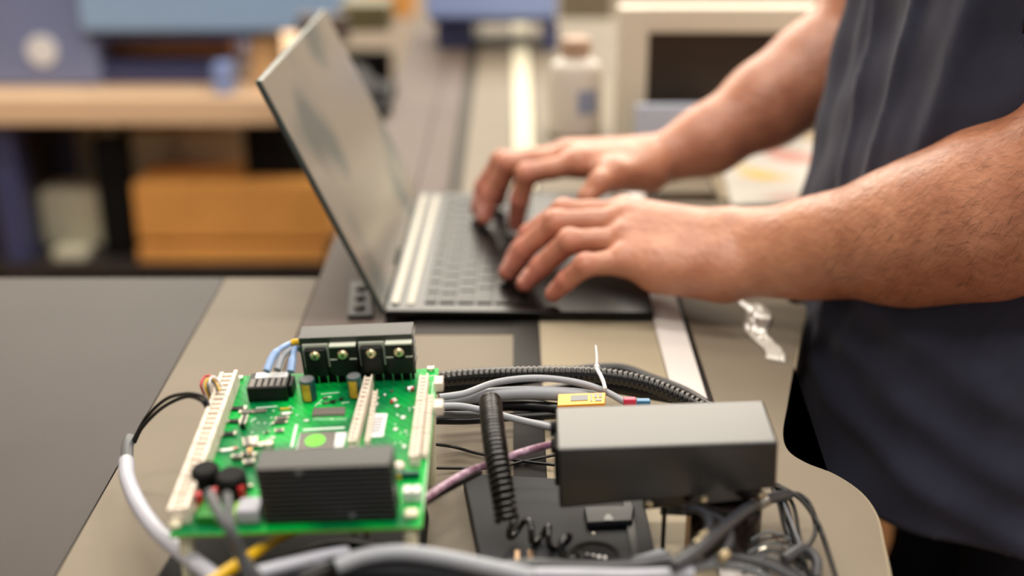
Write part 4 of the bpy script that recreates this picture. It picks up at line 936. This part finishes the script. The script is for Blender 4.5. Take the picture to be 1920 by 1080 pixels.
# far arm (right)
WR2 = Y_(1238, 300, 1.145); el2 = Y_(1602, 84, 1.215); sh2 = Vector((.40, 1.162, 1.345))
cone(sh2, (.37, 1.21, 1.20), .058, .050, .03); cone((.37, 1.21, 1.20), el2, .049, .046, .03)
g1 = Y_(1330, 262, 1.16); g2 = Y_(1440, 194, 1.18); g3 = Y_(1530, 136, 1.20)
chain([el2, g3, g2, g1], [.045, .0455, .0385, .0300], .02); cone(g1, WR2, .0290, .0235, .02)
FM = [Y_(1086, 307, 1.100), Y_(1072, 293, 1.121), Y_(1060, 289, 1.142), Y_(1056, 290, 1.161)]
FP = [Y_(988, 326, 1.100), Y_(952, 308, 1.127), Y_(940, 303, 1.150), Y_(965, 306, 1.170)]
FD = [Y_(974, 376, 1.103), Y_(921, 362, 1.131), Y_(908, 350, 1.154), Y_(942, 342, 1.176)]
FT = [atz(968, 420, TZ + .0182), atz(907, 408, TZ + .0182), atz(896, 393, TZ + .0182), atz(935, 376, TZ + .0174)]
FC = [Y_(1205, 308, 1.128), Y_(1205, 298, 1.140), Y_(1205, 296, 1.152), Y_(1208, 298, 1.163)]
hand(WR2, FM, FP, FD, FT, K_, .01, FC)
cone(Y_(1215, 325, 1.12), Y_(1150, 328, 1.088), .018, .0150, .015); cone(Y_(1150, 328, 1.088), Y_(1124, 343, 1.068), .0128, .0105, .008)
cone(Y_(1124, 343, 1.068), Y_(1100, 370, 1.06), .0100, .0085, .004)

def evals(P, prs):
    d = None
    for a, b, ra, rb, k in prs:
        ab = b - a; L2 = ab @ ab + 1e-12
        t = np.clip(((P - a) @ ab) / L2, 0, 1)
        q = P - a - t[:, None] * ab
        dd = np.sqrt((q * q).sum(1)) - (ra + (rb - ra) * t)
        if d is None: d = dd
        else:
            h = np.maximum(k - np.abs(d - dd), 0) / k; d = np.minimum(d, dd) - h * h * k * .25
    return d
def surface(prs, voxel, n=16, post=None, lo=None, hi=None, pad=.03):
    A = np.array([np.minimum(p[0], p[1]) - max(p[2], p[3]) for p in prs]).min(0) - pad; B = np.array([np.maximum(p[0], p[1]) + max(p[2], p[3]) for p in prs]).max(0) + pad
    if lo is not None: A = np.maximum(A, lo)
    if hi is not None: B = np.minimum(B, hi)
    bs = n * voxel; nb = np.ceil((B - A) / bs).astype(int); half = bs * math.sqrt(3) / 2
    keys = []; verts = []; quads = []
    g = np.arange(n + 1); GI, GJ, GK = np.meshgrid(g, g, g, indexing='ij'); base = np.stack([GI, GJ, GK], -1).reshape(-1, 3)
    BIG = 1 << 20
    def key(c): return (c[:, 0].astype(np.int64) * 8192 + c[:, 1]) * 8192 + c[:, 2]
    CC = np.stack(np.meshgrid(*[np.arange(m) for m in nb], indexing='ij'), -1).reshape(-1, 3)
    cen = A + (CC + .5) * bs
    D = []
    for a, b, ra, rb, k in prs:
        ab = b - a; t = np.clip(((cen - a) @ ab) / (ab @ ab + 1e-12), 0, 1); q = cen - a - t[:, None] * ab; D.append(np.sqrt((q * q).sum(1)) - (ra + (rb - ra) * t))
    D = np.array(D).T
    act = np.where((D.min(1) < half + pad))[0]
    eq = {0: [], 1: [], 2: []}
    for bi in act:
        near = np.where(D[bi] < D[bi].min() + 2 * half + .05)[0]
        c0 = CC[bi] * n; P = A + (c0 + base) * voxel
        d = evals(P, [prs[i] for i in near])
        if post is not None: d = post(P, d)
        d = d.reshape(n + 1, n + 1, n + 1); s = d < 0
        if s.all() or not s.any(): continue
        cnt = np.zeros((n, n, n)); acc = np.zeros((n, n, n, 3))
        def corner(i, j, k_): return d[i:n + i, j:n + j, k_:n + k_]
        I = np.stack(np.meshgrid(np.arange(n), np.arange(n), np.arange(n), indexing='ij'), -1).astype(float)
        for ax in range(3):
            for u in (0, 1):
                for v in (0, 1):
                    o = [0, 0, 0]; oth = [q for q in range(3) if q != ax]; o[oth[0]] = u; o[oth[1]] = v; e = list(o); e[ax] = 1
                    d0 = corner(*o); d1 = corner(*e); cr = (d0 < 0) != (d1 < 0)
                    t = np.where(cr, d0 / np.where(cr, d0 - d1, 1), 0)
                    p = I + np.array(o); p[..., ax] += t
                    acc += p * cr[..., None]; cnt += cr
                    if u == 0 and v == 0:
                        w_ = np.argwhere(cr); 
                        if len(w_): eq[ax].append((w_ + c0, (d0 < 0)[cr]))
        m = cnt > 0; idx = np.argwhere(m)
        verts.append(A + (acc[m] / cnt[m][:, None] + c0) * voxel); keys.append(key(idx + c0))
    keys = np.concatenate(keys); verts = np.concatenate(verts)
    o = np.argsort(keys); keys = keys[o]; verts = verts[o]; faces = []
    for ax in range(3):
        if not eq[ax]: continue
        c = np.concatenate([e[0] for e in eq[ax]]); ins = np.concatenate([e[1] for e in eq[ax]])
        u, v = [(1, 2), (2, 0), (0, 1)][ax]; du = np.zeros(3, int); dv = np.zeros(3, int); du[u] = 1; dv[v] = 1
        q = np.stack([key(c), key(c - du), key(c - du - dv), key(c - dv)], 1); pos = np.clip(np.searchsorted(keys, q), 0, len(keys) - 1)
        ok = (keys[pos] == q).all(1); pos = pos[ok]; ins = ins[ok]
        pos[~ins] = pos[~ins][:, ::-1]; faces.append(pos)
    return verts, np.concatenate(faces)
def to_mesh(name, verts, faces):
    me = bpy.data.meshes.new(name); nv = len(verts); nf = len(faces)
    me.vertices.add(nv); me.vertices.foreach_set('co', verts.astype(np.float32).ravel())
    me.loops.add(nf * 4); me.loops.foreach_set('vertex_index', faces.astype(np.int32).ravel())
    me.polygons.add(nf); me.polygons.foreach_set('loop_start', np.arange(0, nf * 4, 4, dtype=np.int32))
    me.update(calc_edges=True); me.validate(); return me
verts, faces = surface(PR, .0021)
used_ = np.zeros(len(verts), bool); used_[faces.ravel()] = True
me = to_mesh('person', verts, faces)
# skin tone: redder over knuckles, fingers and elbow, paler nails; a property of the skin itself
tone = np.tile(np.array(sr((192, 134, 106))), (len(verts), 1))
def blend(center, rad, col, amt):
    d = np.linalg.norm(verts - V3(center), axis=1); w_ = np.clip(1 - d / rad, 0, 1) ** 1.0 * amt
    tone[:] = tone * (1 - w_[:, None]) + np.array(sr(col)) * w_[:, None]
def blendseg(a, b, rad, col, amt):
    a = V3(a); b = V3(b); ab = b - a; t = np.clip(((verts - a) @ ab) / (ab @ ab), 0, 1); d = np.linalg.norm(verts - a - t[:, None] * ab, axis=1)
    w_ = np.clip((rad - d) / (rad * .4), 0, 1) * amt; tone[:] = tone * (1 - w_[:, None]) + np.array(sr(col)) * w_[:, None]
blendseg(el, f1, .075, (178, 122, 90), .7)
blendseg(f1, WR, .05, (196, 140, 110), .6)
for L_i, L_j, L_k in ((NP, ND, NT), (FP, FD, FT)):
    for a_, b_, c_ in zip(L_i, L_j, L_k): blendseg(a_, b_, .014, (206, 134, 112), .55); blendseg(b_, c_, .013, (200, 122, 110), .6)
for p in NM + FM: blend(p, .02, (200, 128, 106), .45)
for p in NP + FP: blend(p, .014, (196, 120, 102), .55)
for m, dr, n_, r in HANDS:
    q = verts - m; a_ = q @ dr; c_ = q @ n_; s_ = np.cross(dr, n_); b_ = q @ s_
    w_ = ((np.abs(a_) < .0058) & (np.abs(b_) < r * .72) & (c_ > -r * .42) & (c_ < .004)).astype(float) * .8
    tone[:] = tone * (1 - w_[:, None]) + np.array(sr((226, 176, 164))) * w_[:, None]
at_ = me.color_attributes.new('tone', 'FLOAT_COLOR', 'POINT'); at_.data.foreach_set('color', np.concatenate([tone, np.ones((len(tone), 1))], 1).astype(np.float32).ravel())
per = link('person', me, M['skin'], None, 0)
me.polygons.foreach_set('use_smooth', [True] * len(me.polygons))
tag(per, 'person in a dark navy t-shirt typing on the laptop with bare forearms', 'person')
# forearm hair (short fine strands)
rng = np.random.RandomState(5)
def armhair(name, a, b, c, r0, r1, count, side):
    a = V3(a); b = V3(b); pts = []; fcs = []; fc = 0
    near = np.where((np.abs(verts[:, 0] - (a[0] + b[0]) / 2) < abs(a[0] - b[0]) / 2 + .01) & (np.linalg.norm(verts - (a + np.clip(((verts - a) @ (b - a)) / ((b - a) @ (b - a)), 0, 1)[:, None] * (b - a)), axis=1) < r0))[0]
    no = np.zeros((len(verts), 3)); v = verts[faces]; fn = np.cross(v[:, 2] - v[:, 0], v[:, 3] - v[:, 1])
    for k in range(4): np.add.at(no, faces[:, k], fn)
    no /= np.linalg.norm(no, axis=1)[:, None] + 1e-12
    pick = rng.choice(near, count); ax = (b - a) / np.linalg.norm(b - a)
    for i in pick:
        p = verts[i]; n = no[i]; L = rng.uniform(.006, .013)
        t = ax * rng.uniform(.5, 1) + np.cross(n, ax) * rng.uniform(-.5, .7) + np.array([0, 0, -.4]); t -= n * (t @ n); t /= np.linalg.norm(t) + 1e-9
        s_ = np.cross(t, n) * .00007
        p1 = p + t * L * .5 + n * .0016; p2 = p + t * L + n * .0010
        pts += [p - s_, p + s_, p1 + s_, p1 - s_, p2, p2 + s_ * .3]
        fcs += [(fc, fc + 1, fc + 2, fc + 3), (fc + 3, fc + 2, fc + 5, fc + 4)]; fc += 6
    m_ = bpy.data.meshes.new(name); m_.from_pydata([tuple(x) for x in pts], [], fcs); o = link(name, m_, M['hair'], per, 0); tag(o, kind='stuff')
armhair('arm_hair', el, f1, None, .075, .03, 1700, 1)
armhair('arm_hair', el2, g1, None, .07, .03, 500, 1)

# ------------------------------------------------------------------ t-shirt
SHZ = 0.766
SP = [(V3((.402, .960, .56)), V3((.402, 1.04, .56)), .178, .178, .02), (V3((.47, .96, .56)), V3((.47, 1.04, .56)), .140, .140, .04), (V3((.402, .960, .63)), V3((.402, 1.04, .63)), .178, .178, .02), (V3((.402, .960, .70)), V3((.402, 1.04, .70)), .178, .178, .02), (V3((.402, .958, .84)), V3((.402, 1.042, .84)), .165, .165, .02),
      (V3((.405, .955, .98)), V3((.405, 1.045, .98)), .146, .146, .025), (V3((.412, .94, 1.10)), V3((.412, 1.06, 1.10)), .130, .130, .025), (V3((.408, .925, 1.24)), V3((.408, 1.075, 1.24)), .120, .120, .03),
      (V3((.47, .96, .70)), V3((.47, 1.04, .70)), .140, .140, .04), (V3((.45, .96, .84)), V3((.45, 1.04, .84)), .140, .140, .04),
      (V3((.396, .85, 1.345)), V3((.396, 1.15, 1.345)), .060, .060, .05),
      (V3(sh) , V3((.418, .79, 1.165)), .070, .070, .03), (V3(sh2), V3((.385, 1.20, 1.185)), .070, .066, .03)]
for q_ in ((.402, .77, .171), (.404, .91, .156), (.409, 1.04, .138), (.410, 1.17, .125)): SP.append((V3((q_[0], .955, q_[1])), V3((q_[0], 1.045, q_[1])), q_[2], q_[2], .02))
def fold(P, d):
    x, y, z = P[:, 0], P[:, 1], P[:, 2]
    th = np.arctan2(y - 1.0, .402 - x)           # 0 = towards the bench
    z1 = (z - 1.0)
    f = np.zeros(len(P))
    for c0, sl, w_, amp in ((-.25, .9, .055, .006), (-.52, -.5, .05, .007), (-.78, -1.1, .06, .007), (-1.05, -1.4, .09, .005), (.15, .6, .08, .004), (.5, .4, .1, .004), (1.0, 0, .12, .004)):
        f += amp * np.exp(-((th - c0 - sl * z1) / w_) ** 2) * np.clip((z - .82) / .12, 0, 1) * np.clip((1.36 - z) / .1, 0, 1)
    # drapes near the hem, running diagonally
    for c0, amp in ((.83, .006), (.875, .005), (.925, .004)):
        f += amp * np.exp(-((z - c0 - .09 * (th + .9)) / .014) ** 2) * np.clip((-th - .15) / .4, 0, 1)
    f += .0022 * np.sin(th * 9 + z * 14) + .0014 * np.sin(th * 17 - z * 25 + 1.3) + .001 * np.sin(z * 90 + th * 8)
    return d - f
sv, sf = surface(SP, .0042, post=fold, lo=np.array([.15, .6, .56]))
fc_ = sv[sf].mean(1)
keep = (fc_[:, 2] > SHZ + .010 - np.maximum(0, fc_[:, 1] - .86) * .36) & ~((np.hypot(fc_[:, 0] - .385, fc_[:, 1] - 1.0) < .078) & (fc_[:, 2] > 1.36))
e1 = (V3((.418, .79, 1.165)) - V3(sh)); e1 /= np.linalg.norm(e1); e2 = (V3((.385, 1.20, 1.185)) - V3(sh2)); e2 /= np.linalg.norm(e2)
keep &= ~(((fc_ - V3((.418, .79, 1.165))) @ e1 > -.005) & (np.linalg.norm(fc_ - V3((.418, .79, 1.165)), axis=1) < .10) & (fc_[:, 1] < .87))
keep &= ~(((fc_ - V3((.385, 1.20, 1.185))) @ e2 > -.005) & (np.linalg.norm(fc_ - V3((.385, 1.20, 1.185)), axis=1) < .10) & (fc_[:, 1] > 1.13))
sf = sf[keep]; u_, inv = np.unique(sf, return_inverse=True); sv = sv[u_]; sf = inv.reshape(-1, 4)
sm_ = to_mesh('t_shirt', sv, sf); so = link('t_shirt', sm_, M['shirt'], per, 0); sm_.polygons.foreach_set('use_smooth', [True] * len(sm_.polygons))
md = so.modifiers.new('cloth', 'SOLIDIFY'); md.thickness = .0018; md.offset = -1
# ------------------------------------------------------------------ trousers, shoes, hair
JP = []
def jc(a, b, ra, rb, k=.04): JP.append((V3(a), V3(b), ra, rb, k))
jc((.47, .95, .93), (.47, 1.05, .93), .112, .112); jc((.475, .95, .84), (.475, 1.05, .84), .112, .112)
for s in (-1, 1):
    jc((.475, 1.0 + s * .075, .86), (.46, 1.0 + s * .095, .52), .094, .078); jc((.46, 1.0 + s * .095, .52), (.48, 1.0 + s * .10, .07), .076, .062, .03)
def jpost(P, d):
    x, y, z = P[:, 0], P[:, 1], P[:, 2]; return d - .003 * np.sin(z * 60 + y * 30) * np.exp(-((z - .5) / .15) ** 2) - .0025 * np.sin(z * 75) * np.clip((.3 - z) / .2, 0, 1)
jv, jf = surface(JP, .007, n=10, post=jpost)
fc_ = jv[jf].mean(1); kp_ = (fc_[:, 2] > .045) & (fc_[:, 2] < .985); jf = jf[kp_]; u_, inv = np.unique(jf, return_inverse=True); jv = jv[u_]; jf = inv.reshape(-1, 4)
jm = to_mesh('jeans', jv, jf); jo = link('jeans', jm, M['jeans'], per, 0); jm.polygons.foreach_set('use_smooth', [True] * len(jm.polygons))
for s in (-1, 1):
    y = 1.0 + s * .108
    HP = [(V3((.50, y - s * .008, .05)), V3((.40, y, .045)), .044, .040, .02), (V3((.40, y, .040)), V3((.34, y + s * .006, .034)), .042, .032, .02), (V3((.49, y - s * .008, .05)), V3((.49, y - s * .008, .11)), .045, .046, .02)]
    hv, hf = surface(HP, .004, n=10, post=lambda P, d: np.maximum(d, np.maximum(.004 - P[:, 2], P[:, 2] - .115)))
    hm = to_mesh('shoe', hv, hf); ho = link('shoe', hm, M['shoe'], per, 0); hm.polygons.foreach_set('use_smooth', [True] * len(hm.polygons))
    MB().box((.305, y - .042, 0), (.545, y + .042, .014), .006).build('shoe_sole', M['blackmatt'], ho)
HP = [(V3((.375, 1.0, 1.565)), V3((.395, 1.0, 1.592)), .078, .090, .02), (V3((.42, 1.0, 1.53)), V3((.41, 1.0, 1.58)), .062, .078, .02)]
hv, hf = surface(HP, .004, n=10, post=lambda P, d: np.maximum(d, (1.575 - P[:, 2]) - (P[:, 0] - .36) * 1.2) + .0012 * np.sin(P[:, 0] * 700) * np.sin(P[:, 1] * 500))
hm = to_mesh('hair', hv, hf); ho = link('hair', hm, M['hair'], per, 0); hm.polygons.foreach_set('use_smooth', [True] * len(hm.polygons))
for s in (-1, 1):
    MB().sph((.300, 1.0 + s * .030, 1.548), .0105).build('eye', M['whiteplas'], per); MB().sph((.2935, 1.0 + s * .030, 1.547), .0050).build('iris', M['blackmatt'], per)
bpy.context.view_layer.update()
